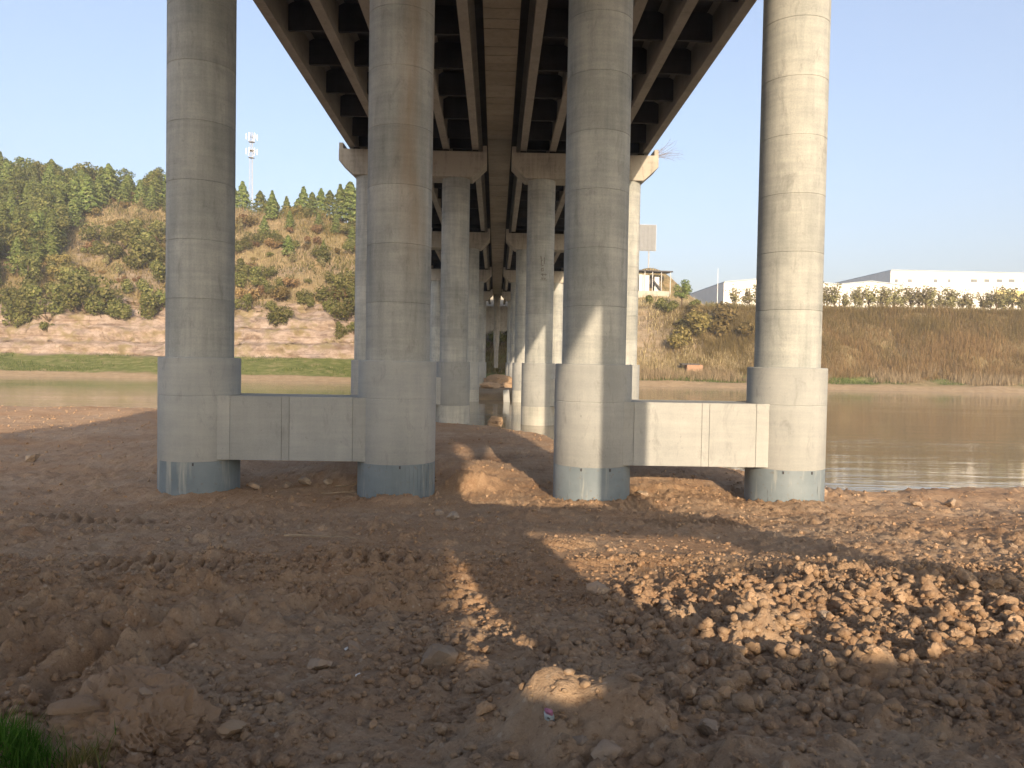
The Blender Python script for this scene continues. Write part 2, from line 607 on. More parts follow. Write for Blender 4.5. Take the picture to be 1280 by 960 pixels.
HEAPS = [(-2.6, 20.6, 0.8, 0.27), (-0.25, 4.35, 0.01, 0.0), (0.16, 4.05, 0.26, 0.20), (0.46, 3.95, 0.27, 0.19), (0.80, 3.90, 0.22, 0.14), (-4.7, 25.5, 2.2, 0.45), (5.6, 26.0, 2.0, 0.42),
         (-0.6, 24.5, 1.0, 0.42), (-0.9, 28.5, 1.6, 0.30), (-12, 32, 5, 0.4), (-20, 40, 7, 0.35), (-1.0, 12.5, 2.6, 0.16),
         (1.25, 3.2, 0.35, 0.12), (-2.3, 6.0, 1.0, 0.10), (0.6, 17.8, 2.5, 0.18), (9.2, 21.5, 1.0, 0.12), (-34, 49, 9, 0.55), (-23, 51, 5, 0.35), (-50, 46, 12, 0.6)]


def ground_h(x, y):
    z = base_h(x, y)
    near = sst(60, 25, y) * sst(-9, -4, y)
    # how churned each spot is: the clod field right of the middle, smoother pads elsewhere
    field = sst(1.0, 2.2, x + 0.3 * fbm(x, y, 2, 5)) * sst(3.6, 4.6, y) * sst(10.2, 8.0, y - 0.10 * x)
    rough = 0.6 + 0.4 * sst(-0.15, 0.35, fbm(x * 0.35 + 9, y * 0.35, 3, 23))
    pad = sst(0.2, 0.6, x - 0.03 * y) * sst(8.6, 9.6, y) * sst(15.5, 14, y) * sst(5.0, 4.0, x)
    rough = rough * (1 - 0.65 * pad)
    k = np.clip(rough + 0.9 * field, 0, 1.3)
    crumb = lumps(x, y, 0.30, 100, 0.45) * 0.17 * k + lumps(x, y, 0.15, 200, 0.7) * 0.13 * np.clip(k + 0.1, 0, 1.2) \
        + lumps(x, y, 0.075, 300, 0.85) * 0.075 * np.clip(k + 0.4, 0, 1.1)
    ragged = fbm(x * 3.1, y * 3.1, 5, 55, 0.62)
    z = z + near * (1.15 * crumb * (0.75 + 0.6 * ragged) + 0.058 * ragged * np.clip(k + 0.15, 0, 1.2))
    z = z + near * 0.24 * lumps(x, y, 0.34, 500, 0.6, 0.2, 0.5) * field * (0.8 + 0.5 * ragged)
    # crawler tracks: bars across the pad
    for (cx, cy, L, Wd, ang) in ((3.4, 9.9, 1.9, 0.55, 0.10), (2.0, 10.6, 1.1, 0.5, 0.55), (0.9, 11.6, 1.0, 0.45, 0.7), (5.2, 16.5, 2.2, 0.5, 0.2), (-3.2, 10.2, 2.6, 0.5, -0.12), (-5.4, 8.6, 2.4, 0.5, 0.45), (-1.2, 8.3, 1.3, 0.45, 0.9), (-6.5, 15.5, 4.0, 0.5, 0.15)):
        ca, sa = math.cos(ang), math.sin(ang)
        u = (x - cx) * ca + (y - cy) * sa
        v = -(x - cx) * sa + (y - cy) * ca
        m = sst(L, L - 0.4, np.abs(u)) * sst(Wd, Wd - 0.12, np.abs(v))
        z = z + m * (0.065 * np.clip(np.sin((u + 0.25 * v) * 2 * math.pi / 0.23) * 1.6, -1, 1) - 0.03)
    # ruts turning on the left
    dx, dy = x - 1.4, y - 4.4
    rr = np.sqrt(dx * dx + dy * dy) + 0.08 * fbm(x * 1.2, y * 1.2, 2, 61)
    th = np.arctan2(dy, dx)
    m = sst(3.3, 3.8, rr) * sst(7.6, 6.6, rr) * sst(1.75, 2.1, th) * sst(3.25, 2.9, th)
    z = z + m * (0.085 * np.sin(rr * 2 * math.pi / 0.42) + 0.035 * np.sin(rr * 2 * math.pi / 0.17 + 2 * np.sin(th * 5)))
    return z


def lines(lo, hi, f, start=None):
    out = [lo]
    while out[-1] < hi:
        out.append(out[-1] + f(out[-1]))
    return np.array(out)


gx = lines(-190, 190, lambda x: min(12, 0.037 + 0.0045 * max(0, abs(x - 1) - 5.0) + 0.05 * max(0, abs(x - 1) - 24)))
gy = np.concatenate([lines(-130, -9, lambda y: max(0.3, -0.06 * (y + 5))), lines(-8.7, 1.6, lambda y: 0.13),
                     lines(1.75, 64, lambda y: max(0.021, 0.0042 * y if y < 13 else 0.0055 * y))])
GX, GY = np.meshgrid(gx, gy)
GZ = ground_h(GX, GY)
nx, ny = len(gx), len(gy)
idx = np.arange(nx * ny).reshape(ny, nx)
Fq = np.stack([idx[:-1, :-1], idx[:-1, 1:], idx[1:, 1:], idx[1:, :-1]], -1).reshape(-1, 4)
bank = link('dirt_ground', np_mesh('dirt_ground', np.stack([GX, GY, GZ], -1).reshape(-1, 3), Fq, True), M['dirt'])
tag(bank, 'churned reddish brown dirt of the near river bank', None, None, 'structure')
print('ground verts', nx * ny)


def gz(x, y):
    return float(base_h(np.array([float(x)]), np.array([float(y)]))[0])


def gzf(x, y):
    return float(ground_h(np.array([float(x)]), np.array([float(y)]))[0])


def hit(px, py):
    """the spot of the near bank seen at a pixel of the photograph"""
    d = ray(px, py)
    t = np.geomspace(2.0, 120.0, 900)
    z = base_h(d.x * t, d.y * t)
    below = np.nonzero(EYE + d.z * t < z)[0]
    if len(below) == 0:
        return None
    return Vector((0, 0, EYE)) + d * float(t[below[0]])


# base sheet and water
sheet = MB().poly([(-3000, -300, -2.2), (3000, -300, -2.2), (3000, 5000, -2.2), (-3000, 5000, -2.2)], [(0, 1, 2, 3)]).build('riverbed', M['dirt'])
tag(sheet, None, None, None, 'structure')
WL = -0.13
wv = MB().poly([(-1500, 0, WL), (1500, 0, WL), (1500, 190, WL), (-1500, 190, WL)], [(0, 1, 2, 3)]).build('river_water', M['water'])
tag(wv, 'muddy brown river crossed by the bridge', None, None, 'structure')


# ------------------------------------------------------------------ the far bank
def hillw(x):
    return np.interp(x, [-400, -46, -20, 10, 34, 62], [1, 1, 0.85, 0.55, 0.36, 0.0])


def far_shore(x):
    return 150 + 2.2 * fbm(x * 0.06, x * 0 + 1, 3, 8) + np.interp(x, [-150, -60, 0, 60, 150], [-3, 0, 0, 0, -2])


def far_h(x, y, detail=True):
    d = y - far_shore(x)
    n = fbm(x * 0.05, y * 0.05, 4, 31)
    n2 = fbm(x * 0.16, y * 0.16, 4, 37)
    dl = d + 3.0 * fbm(x * 0.09, y * 0.04, 4, 41) * sst(20, 26, d)
    pl = np.interp(dl, [-8, 0, 7, 22, 23.5, 25.5, 26.5, 28.5, 29.5, 31.5, 32.5, 35], [-1.5, 0, 1.5, 4.4, 7.2, 7.9, 10.4, 11.2, 13.4, 14.1, 15.6, 16.4])
    pl = pl + sst(21, 24, dl) * sst(36, 33, dl) * (0.9 * fbm(x * 0.35, y * 0.35, 4, 47) - 0.8 * np.abs(fbm(x * 0.22 + 5, y * 0.1, 3, 49)))
    step = np.interp(d, [34, 62, 68, 100, 150, 200], [0, 17, 18.2, 36, 56, 58])
    cap_ = np.interp(x, [-320, -200, -110, -70, -30], [66, 63, 54, 47, 46])
    hill = np.minimum(step, cap_ - 16) + (n * 3.5 + n2 * 1.6) * sst(34, 60, d)
    left = pl + hill * hillw(x)
    dr = d + 1.5 * n2
    pr = np.interp(dr, [-8, 0, 5, 12, 33, 36], [-1.5, 0, 1.1, 2.6, 17.6, 18.0]) + 0.4 * n2 * sst(3, 8, d) * sst(40, 30, d)
    hk = hillw(x)
    pr = pr + hk * np.clip(step * 0.5, 0, 24) + 11.0 * np.exp(-((x - 43) / 11) ** 2 - ((y - 214) / 13) ** 2)
    wl = sst(8, -16, x)
    z = left * wl + pr * (1 - wl)
    # a mud tongue running out under the bridge
    tm_ = sst(9, 5, np.abs(x + 0.5 + n2)) * sst(84, 88, y + 2 * n2)
    tongue = (0.55 + 0.5 * n2) * tm_ - 1.5 * (1 - tm_)
    z = np.maximum(z, np.where(y < 156, tongue, -9))
    return z


fx = np.concatenate([lines(-330, -2, lambda x: 2.5 if x < -160 else 0.8), lines(0, 330, lambda x: 1.5)])
fy = np.concatenate([lines(80, 148, lambda y: 1.0), lines(148.4, 190, lambda y: 0.36), lines(190.8, 470, lambda y: 1.3 + 0.012 * (y - 190))])
FX, FY = np.meshgrid(fx, fy)
FZ = far_h(FX, FY)
nx, ny = len(fx), len(fy)
idx = np.arange(nx * ny).reshape(ny, nx)
Fq = np.stack([idx[:-1, :-1], idx[:-1, 1:], idx[1:, 1:], idx[1:, :-1]], -1).reshape(-1, 4)
_dd = FY - far_shore(FX)
_cl = sst(19, 23, _dd) * sst(40, 34, _dd) * sst(18, -8, FX)
FYd = FY + _cl * (1.5 * fbm(FX * 0.33, FZ * 0.55, 4, 201, 0.6) + 0.7 * np.sign(fbm(FX * 0.12, FZ * 0.9 + FX * 0.03, 2, 205)))
fme = np_mesh('far_bank_hill', np.stack([FX, FYd, FZ], -1).reshape(-1, 3), Fq, True)
gyy, gxx = np.gradient(FZ, fy, fx)
slope = np.hypot(gxx, gyy)
nz = fbm(FX * 0.12, FY * 0.12, 4, 77)
D = FY - far_shore(FX)
leftm = sst(18, -12, FX)
rockm = np.maximum(sst(0.75, 1.25, slope + 0.5 * nz), sst(19, 22, D + 2 * nz) * sst(38, 34, D + 5 * nz) * 0.95) * leftm * sst(60, 45, D)
rockm = np.maximum(rockm, sst(0.10, 0.28, nz - 0.05) * sst(34, 44, D) * sst(75, 60, D) * 0.6 * leftm)
rockm = np.maximum(rockm, sst(1.6, 2.6, FZ) * 0 + sst(26, 30, FX) * sst(52, 44, FX) * sst(14, 20, D) * sst(44, 36, D) * 0.45)
grassm = sst(3.4, 5.0, D + 4 * nz) * sst(23, 20, D + 4 * nz) * np.where(FX < 10, 0.9, 0.0)
grassm = grassm * sst(0.8, 0.45, slope)
grassm = np.maximum(grassm, sst(4.5, 6, D + 2 * nz) * sst(13, 10, D) * sst(18, 24, FX) * sst(-0.05, 0.15, fbm(FX * 0.05, FY * 0.02, 3, 91)))
sandm = sst(4.4, 3.0, D + 2.5 * nz)
mask = np.stack([rockm, grassm, sandm, np.ones_like(rockm)], -1).reshape(-1, 4).astype(np.float32)
ca = fme.color_attributes.new('mask', 'FLOAT_COLOR', 'POINT')
ca.data.foreach_set('color', mask.ravel())
tag(link('far_bank_hill', fme, M['far']), 'far bank with pale cliff, grass strip and wooded hill', None, None, 'structure')


def fz(x, y):
    return float(far_h(np.array([float(x)]), np.array([float(y)]))[0])


def fhit(px, py, y0=148.0, y1=420.0):
    """the spot of the far bank seen at a pixel of the photograph"""
    d = ray(px, py)
    Y = np.arange(y0, y1, 0.6)
    t = Y / d.y
    below = np.nonzero(EYE + d.z * t < far_h(d.x * t, Y))[0]
    if len(below) == 0:
        return None
    k = float(t[below[0]])
    return Vector((0, 0, EYE)) + d * k


# ------------------------------------------------------------------ the bridge
CX = (2.93, 8.78)                     # column axes of one bridge
RS, RC, RK = 0.95, 1.15, 1.16         # shaft, collar, casing radii
HALF = {-1: 'left', 1: 'right'}


def soffit(y):
    return 19.0 - 0.0115 * y


def seg_mesh(r, h, name):
    return MB().lathe([(r - 0.014, 0.0), (r - 0.014, 0.012), (r, 0.024), (r, h - 0.004), (r - 0.010, h)], 56, True).mesh(name, True)


SEG_H = 1.68
SEG = seg_mesh(RS, SEG_H, 'shaft_segment')
SEG0 = seg_mesh(0.72, SEG_H, 'shaft_segment')
ROWS = [(-8.5, 'behind'), (23.0, 'nearest'), (53.0, 'second'), (83.0, 'third'), (113.0, 'fourth'), (143.0, 'fifth')]
_coll = {}
for ri, (Y, word) in enumerate(ROWS):
    for sd in (-1, 1):
        side = HALF[sd]
        if ri == 0:
            lab = 'concrete pier on the high bank under the %s bridge, rearmost of its row' % side
        elif ri == 1:
            lab = ('grey two-column bridge pier in shade, nearest pair on the dirt' if sd < 0 else
                   'sunlit two-column bridge pier by the water edge, nearest pair on the right')
        else:
            lab = '%s two-column pier from the front under the %s bridge' % (word, side)
        captop = soffit(Y) - 0.16
        capbot = captop - 1.7
        pr = root('bridge_pier', (sd * 5.855, Y, 0.0), lab, 'bridge pier', 'concrete piers carrying the twin bridges')
        up_ = ri == 0
        rs = 0.72 if up_ else RS
        bot = 4.2 if up_ else EYE - 0.02
        for ci, cx in enumerate((3.20, 8.45) if ri == 0 else CX):
            lx = sd * cx - sd * 5.855
            stained = (ri == 1 and sd < 0 and ci == 0)
            sh = MB().lathe([(rs - 0.05, bot), (rs - 0.05, capbot + 0.02)], 24).build('shaft', M['shaft'], pr, (lx, 0, 0))
            z = bot
            k = 0
            zend = capbot
            while z < zend - 0.01:
                h = min(SEG_H, zend - z)
                if abs(h - SEG_H) < 1e-4:
                    me = (SEG0 if up_ else SEG)
                    if stained:
                        me = _coll.setdefault('st', SEG.copy())
                else:
                    key = (round(h, 3), up_, stained)
                    if key not in _coll:
                        _coll[key] = seg_mesh(rs, h, 'shaft_segment')
                    me = _coll[key]
                g = link('shaft_segment', me, M['stained'] if stained else M['shaft'], sh, (0, 0, z))
                g.rotation_euler.z = random.choice([0, 1, 2, 3, 4, 5]) * math.pi / 28 * 3
                z += h
            if up_:
                continue
            if 'collar' not in _coll:
                # a smooth drum with one lift joint
                _coll['collar'] = MB().lathe([(RC - 0.006, 0), (RC, 0.012), (RC, 1.86), (RC - 0.010, 1.872), (RC - 0.010, 1.884), (RC, 1.896),
                                              (RC, 2.955), (RC - 0.02, 2.975), (RC - 0.03, 2.98)], 72).mesh('collar', True)
                pts = []
                seg = 150
                prof = []
                _coll['casing'] = MB().lathe([(RK - 0.012, -4.2), (RK - 0.012, 0), (RK - 0.06, 0)], 72).mesh('casing', True)
                _coll['casing2'] = _coll['casing'].copy()
                _coll['casing3'] = _coll['casing'].copy()
            link('collar', _coll['collar'], M['collar'], pr, (lx, 0, EYE - 2.98))
            key, mt = ('casing', M['casing']) if ri == 1 else ('casing2', M['casing_pale'])
            if ri == 1 and sd < 0 and ci == 1:
                key, mt = 'casing3', M['casing_drips']
            cs = link('casing', _coll[key], mt, pr, (lx, 0, EYE - 2.982))
            if ri == 1 and sd < 0 and ci == 0:
                # vertical sheet ribs on the right half of this casing
                for k in range(13):
                    a = R(-88 + k * 6.2)
                    rb = MB().box(-0.012, 0.012, -0.016, 0.0, -2.6, -0.03)
                    r_ = rb.build('casing_rib', M['casing_drips'], cs)
                    r_.rotation_euler.z = a + math.pi / 2
                    r_.location = (math.cos(a) * (RK - 0.014), math.sin(a) * (RK - 0.014), 0)
            if ri == 1:
                for a in ((-112, -70) if sd > 0 else (-78,)):
                    lg = MB().box(-0.02, 0.02, -0.025, 0.0, -0.10, -0.02).build('casing_lug', M['darkroof'], cs)
                    a = R(a)
                    lg.rotation_euler.z = a + math.pi / 2
                    lg.location = (math.cos(a) * (RK - 0.013), math.sin(a) * (RK - 0.013), 0)
        # tie beam
        x0, x1 = CX[0] - 5.855 + 0.55, (8.45 if ri == 0 else CX[1]) - 5.855 - 0.55
        if up_:
            z0, z1 = 7.24, 8.2
        else:
            z0, z1 = EYE - 2.93, EYE - 1.08
        bd_ = 0.3 if up_ else 0.8
        tb = MB().box(x0, x1, -bd_, bd_, z0 + 0.01, z1 - 0.006).build('tie_beam', M['beam'], pr)
        if not up_:
            # formwork panels on the faces, thin joints between them
            cuts = [x0 + 0.1, x0 + 0.62, -0.28, -0.06, x1 - 0.62, x1 - 0.1] if sd < 0 else [x0 + 0.1, x0 + 0.55, 0.16, 0.38, x1 - 0.62, x1 - 0.1]
            for i in range(len(cuts) - 1):
                MB().box(cuts[i] + 0.005, cuts[i + 1] - 0.005, -0.825, -0.79, z0, z1).build('formwork_panel', M['beam'], tb, bevel=0.008)
            MB().box(x0 + 0.1, x1 - 0.1, 0.79, 0.82, z0, z1).build('formwork_panel', M['beam'], tb, bevel=0.008)
        # cap beam, haunched at both ends
        a0, b0 = 0.85, 10.75
        prof = [(a0, captop), (a0, captop - 0.78), (a0 + 0.95, capbot), (b0 - 0.98, capbot), (b0, captop - 0.78), (b0, captop)]
        prof = [(sd * x - sd * 5.855, z) for x, z in prof]
        cb = MB().extrude(prof, -1.0, 1.0).build('cap_beam', M['cap'], pr, bevel=0.03)
        for e in (a0, b0 - 0.28):
            xs = sorted((sd * e - sd * 5.855, sd * (e + 0.28) - sd * 5.855))
            MB().box(xs[0], xs[1], -0.9, 0.9, captop + 0.002, captop + 0.42).build('side_block', M['cap'], cb, bevel=0.02)
        for gxp in (1.62, 3.6, 5.6, 7.6, 9.6):
            lx = sd * gxp - sd * 5.855
            MB().box(lx - 0.2, lx + 0.2, -0.75, 0.75, captop + 0.003, captop + 0.157).build('bearing', M['rubber'], cb)

# the decks: T girders, cross diaphragms, slab, parapet
GIRD = (1.62, 3.6, 5.6, 7.6, 9.9)
SPANS = [(-128.5, -98.5), (-98.5, -68.5), (-68.5, -38.5), (-38.5, -8.5), (-8.5, 23.0), (23.0, 53.0), (53.0, 83.0), (83.0, 113.0), (113.0, 143.0), (143.0, 172.0)]


def sheared(mb, y0):
    mb.v = [(x, y, z + soffit(y)) for x, y, z in mb.v]
    return mb


for sd in (-1, 1):
    dk = root('bridge_deck', (0, 23, 0), ('left concrete girder deck of the twin bridges with dark bays underneath' if sd < 0 else
                                         'right concrete girder deck of the twin bridges, sunlit outer edge'), 'bridge deck', 'twin bridge decks overhead')

    def put(mb, name, mat, bev=0):
        sheared(mb, 0)
        mb.v = [(x, y - 23, z) for x, y, z in mb.v]
        return mb.build(name, mat, dk, bevel=bev)
    for (y0, y1) in SPANS:
        a, b = y0 + 0.04, y1 - 0.04
        shadow_shift = 0.40 if y1 == -8.5 else (-0.40 if y1 <= -38.5 else 0)      # unseen spans shifted sideways to set where the deck's shadow edge falls
        for g in GIRD:
            x = sd * g + shadow_shift
            prof = [(x - 0.22, 0), (x + 0.22, 0), (x + 0.22, 0.28), (x + 0.10, 0.46), (x + 0.10, 1.78), (x + 0.36, 1.93), (x - 0.36, 1.93), (x - 0.10, 1.78), (x - 0.10, 0.46), (x - 0.22, 0.28)]
            put(MB().extrude(prof, a, b), 'girder', M['girder'])
        xs = sorted((sd * 0.84, sd * 10.42 + shadow_shift))
        put(MB().box(xs[0], xs[1], a - 0.03, b + 0.03, 1.935, 2.15), 'deck_slab', M['bay_shade'])
        xs = sorted((sd * 10.0 + shadow_shift, sd * 10.44 + shadow_shift))
        put(MB().box(xs[0], xs[1], a, b, 2.155, 3.15), 'parapet', M['cap'])
        if y0 >= -9:
            nd = 8
            for k in range(nd):
                y = y0 + 1.2 + (y1 - y0 - 2.4) * k / (nd - 1)
                for i in range(4):
                    xs = sorted((sd * (GIRD[i] + 0.102), sd * (GIRD[i + 1] - 0.102)))
                    put(MB().box(xs[0], xs[1], y - 0.09, y + 0.09, 0.62, 1.90), 'diaphragm', M['bay_shade'])
    # boarded soffit of the strip between the two decks, half of it with each deck
    if sd < 0:
        y = 24.0
        while y < 112:
            put(MB().box(-0.82, 0.82, y + 0.02, y + 0.97, 0.95 + random.uniform(-0.012, 0.012), 1.2), 'soffit_panel', M['soffit'])
            y += 1.0
        put(MB().box(-0.835, 0.835, 23, 172, 2.11, 2.18), 'median_slab', M['bay_shade'])
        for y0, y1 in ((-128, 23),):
            put(MB().box(-0.835, 0.835, y0, y1, 1.94, 2.15), 'median_slab', M['bay_shade'])
        put(MB().box(-0.82, 0.82, 112.1, 171.9, 0.95, 1.20), 'soffit_panel', M['soffit'])

# abutment and the slender column in front of it
ab = root('bridge_abutment', (0, 175, 0), 'concrete abutment where the bridge meets the far hillside', 'abutment')
MB().box(-11, 11, -2.6, 3, 4, 16.7).build('front_wall', M['cap'], ab)
MB().box(-11, 11, 0.0, 3, 16.71, 19.2).build('back_wall', M['cap'], ab)
pc = root('slender_column', (0.0, 159, 0), 'slender pale column standing alone in the gap under the far deck', 'column')
MB().lathe([(0.42, 3.0), (0.45, 6.5), (0.62, 8.2), (0.64, 17.9)], 24).build('shaft', M['cap'], pc, smooth=True)
MB().box(-1.6, 1.6, -0.6, 0.6, 17.91, 18.6).build('cap_beam', M['cap'], pc, bevel=0.03)

# painted strokes in a column on the inner right pier of the second row
mk = root('painted_mark', (2.93, 53 - RS, 0), 'faint dark hand-painted vertical lettering on second right column', 'painted lettering')


def stroke(x0, z0, x1, z1, wd):
    """one brush stroke bent round the shaft; x along the arc"""
    n = 6
    pts, fs = [], []
    dx, dz = x1 - x0, z1 - z0
    L = math.hypot(dx, dz)
    ox, oz = -dz / L * wd / 2, dx / L * wd / 2
    for i in range(n + 1):
        t = i / n
        for s_ in (-1, 1):
            for rr in (RS + 0.001, RS + 0.006):
                X = x0 + dx * t + ox * s_
                a = X / RS
                pts.append((rr * math.sin(a), RS - rr * math.cos(a), z0 + dz * t + oz * s_))
    for i in range(n):
        b = i * 4
        fs += [(b + 1, b + 3, b + 7, b + 5), (b, b + 4, b + 6, b + 2), (b, b + 1, b + 5, b + 4), (b + 2, b + 6, b + 7, b + 3)]
    fs += [(0, 2, 3, 1), (n * 4, n * 4 + 1, n * 4 + 3, n * 4 + 2)]
    MB().poly(pts, fs).build('brush_stroke', M['dark'], mk)


Zm = 11.35
for (x0, z0, x1, z1) in ((-0.02, -0.2, -0.02, 0.0), (0.02, -0.62, 0.02, -0.05), (0.22, -0.55, 0.22, -0.1), (-0.02, -0.3, 0.12, -0.3), (0.0, -0.7, 0.18, -0.62),
                         (0.0, -0.95, 0.16, -0.8), (0.02, -1.02, 0.18, -1.02), (0.03, -0.8, 0.03, -1.05), (0.16, -0.8, 0.16, -1.02),
                         (0.0, -1.25, 0.42, -1.25), (0.12, -1.18, 0.12, -1.36), (0.3, -1.18, 0.3, -1.36), (-0.02, -1.62, 0.44, -1.62), (0.02, -1.5, 0.36, -1.5), (0.1, -1.5, 0.1, -1.62), (0.28, -1.5, 0.28, -1.62)):
    stroke(x0, Zm + z0, x1, Zm + z1, 0.055)

# dry twigs caught on the end of the right cap beam
tw = MB()
p0 = Vector((0, 0, 0))
for k in range(16):
    a = random.uniform(-0.2, 1.25)
    L = random.uniform(0.7, 2.0)
    e = Vector((math.cos(a) * L, random.uniform(-0.5, 0.3), math.sin(a) * L * 0.8 - 0.1))
    mid = e * 0.5 + Vector((0, 0, random.uniform(-0.1, 0.2)))
    tw.tube(p0, mid, 0.016, 0.011, 4)
    tw.tube(mid, e, 0.011, 0.005, 4)
    for _ in range(3):
        q = mid.lerp(e, random.random())
        tw.tube(q, q + Vector((random.uniform(0, 0.4), random.uniform(-0.2, 0.2), random.uniform(-0.2, 0.4))), 0.006, 0.003, 3)
tag(tw.build('dry_twigs', M['twig'], None, (10.6, 52.6, soffit(53) - 0.1)), 'thin dry twigs sprouting at the right end of the cap beam', 'dry twigs')
lp = root('deck_lamp', (11.2, 66, soffit(66) + 2.0), 'small white lamp head on the outer edge of the right deck', 'lamp')
MB().tube((-0.9, 0, 0.6), (0.3, 0, 0.7), 0.03, 0.03, 6).build('arm', M['steel'], lp)
MB().lathe([(0.05, -0.12), (0.24, -0.1), (0.28, 0.05), (0.1, 0.16), (0.02, 0.17)], 14).build('lamp_head', M['antenna'], lp, (0.5, 0, 0.7), smooth=True)


# ------------------------------------------------------------------ stones and clods
def rock_mesh(name, sub, seed, rough=0.35, flat=True):
    bm = bmesh.new()
    bmesh.ops.create_icosphere(bm, subdivisions=sub, radius=1)
    rnd = random.Random(seed)
    cuts = [(Vector((rnd.gauss(0, 1), rnd.gauss(0, 1), rnd.gauss(0, 1))).normalized(), rnd.uniform(0.42, 0.80)) for _ in range(10)]
    off = Vector((seed * 3.1, seed * 1.7, 5))
    sc = Vector((rnd.uniform(0.8, 1.2), rnd.uniform(0.75, 1.1), rnd.uniform(0.6, 0.85)))
    for v in bm.verts:
        n = v.co.normalized()
        r = 1 + rough * 0.5 * mnoise.fractal(n * 1.3 + off, 1.0, 2.0, 4)
        for c, d in cuts:
            k = n.dot(c)
            if k > 0 and r * k > d:
                r = d / k
        r += rough * (0.30 * mnoise.noise(n * 3 + off) + 0.26 * mnoise.noise(n * 7 + off))
        v.co = Vector((n.x * sc.x, n.y * sc.y, n.z * sc.z)) * r
    me = bpy.data.meshes.new(name)
    bm.to_mesh(me)
    bm.free()
    for p in me.polygons:
        p.use_smooth = not flat
    if not flat:
        me.set_sharp_from_angle(angle=R(38))
    return me


def put_rock(name, px, py, wpx, label, mat, cat='stone', group=None, hfac=1.0, seed=None, sub=3, tilt=0.3, sink=0.25):
    p = hit(px, py)
    if p is None:
        return None
    r = wpx / F * (p.y) / 2 * 1.05
    me = rock_mesh(name, sub, seed if seed is not None else random.randint(1, 9999), 0.4, False)
    o = link(name, me, mat)
    o.scale = (r, r * random.uniform(0.85, 1.1), r * hfac)
    o.rotation_euler = (random.uniform(-tilt, tilt), random.uniform(-tilt, tilt), random.uniform(0, 6.28))
    o.location = (p.x, p.y, gz(p.x, p.y) + r * hfac * (0.75 - sink))
    return tag(o, label, cat, group)


for args in (
        ('stone', 545, 838, 48, 'large rounded brown stone half buried left of the sunlit wedge', M['stone']),
        ('stone', 748, 748, 34, 'flat grey stone lying at the edge of the sunlit clod field', M['stone']),
        ('stone', 399, 838, 28, 'rounded cobble beside several smaller cobbles on the shaded dirt', M['stone']),
        ('stone', 441, 815, 22, 'brown cobble above the cluster of small stones', M['stone']),
        ('stone', 710, 812, 44, 'flat dark red slab of earth pressed into the ground', M['clod'], 'stone', None, 0.45),
        ('stone', 920, 828, 38, 'big round clod on the shadow line below the clod field', M['clod']),
        ('stone', 947, 818, 30, 'sunlit round clod beside the big round clod', M['clod']),
        ('stone', 727, 935, 30, 'pale rounded stone near the dropped packet', M['paleStone']),
        ('stone', 775, 938, 24, 'small angular stone right of the pale rounded stone', M['stone']),
        ('stone', 762, 954, 46, 'pitted grey stone at the bottom edge of the picture', M['stone']),
        ('stone', 885, 918, 34, 'rounded grey stone right of the sunlit mound', M['stone']),
        ('stone', 1028, 775, 24, 'pale squarish stone in the middle of the clod field', M['paleStone']),
        ('stone', 834, 760, 18, 'pale sunlit stone at the top of the clod field', M['paleStone']),
        ('stone', 567, 650, 22, 'grey broken stone in front of the gap between the piers', M['paleStone']),
        ('stone', 549, 645, 16, 'white rubble piece beside the grey broken stone', M['paleStone']),
        ('stone', 381, 607, 22, 'white rubble block under the left tie beam', M['paleStone']),
        ('stone', 411, 606, 14, 'small white rubble piece right of the rubble block', M['paleStone']),
        ('stone', 358, 611, 14, 'small white rubble piece left of the rubble block', M['paleStone']),
        ('stone', 322, 612, 26, 'flat tan slab beside the foot of the left casing', M['stone'], 'stone', None, 0.5),
        ('stone', 1030, 622, 14, 'upright stone beside the rightmost casing', M['stone'], 'stone', None, 1.4),
        ('stone', 1147, 634, 14, 'left stone of a pair on the sunlit bank by the water', M['stone']),
        ('stone', 1188, 634, 17, 'right stone of a pair on the sunlit bank by the water', M['stone']),
        ('stone', 1266, 686, 12, 'small white stone near the right edge on the sunlit bank', M['paleStone']),
        ('stone', 805, 620, 18, 'flat stone in the sunlit strip under the right tie beam', M['stone'], 'stone', None, 0.5),
        ('stone', 42, 577, 18, 'pale stone on the shaded dirt near the left edge', M['stone']),
        ('stone', 290, 920, 50, 'broad flat stone right of the boulder', M['clod'], 'stone', None, 0.6),
        ('stone', 8, 778, 22, 'pinkish flat chip at the left edge of the shaded dirt', M['paleStone'], 'stone', None, 0.4),
        ('stone', 475, 780, 14, 'small pale stone among the ruts', M['paleStone']),
        ('stone', 486, 735, 20, 'flat pale stone above the ruts in the middle', M['paleStone'], 'stone', None, 0.5),
        ('stone', 1110, 895, 30, 'brown clod low on the shaded right slope', M['clod']),
):
    put_rock(*args)

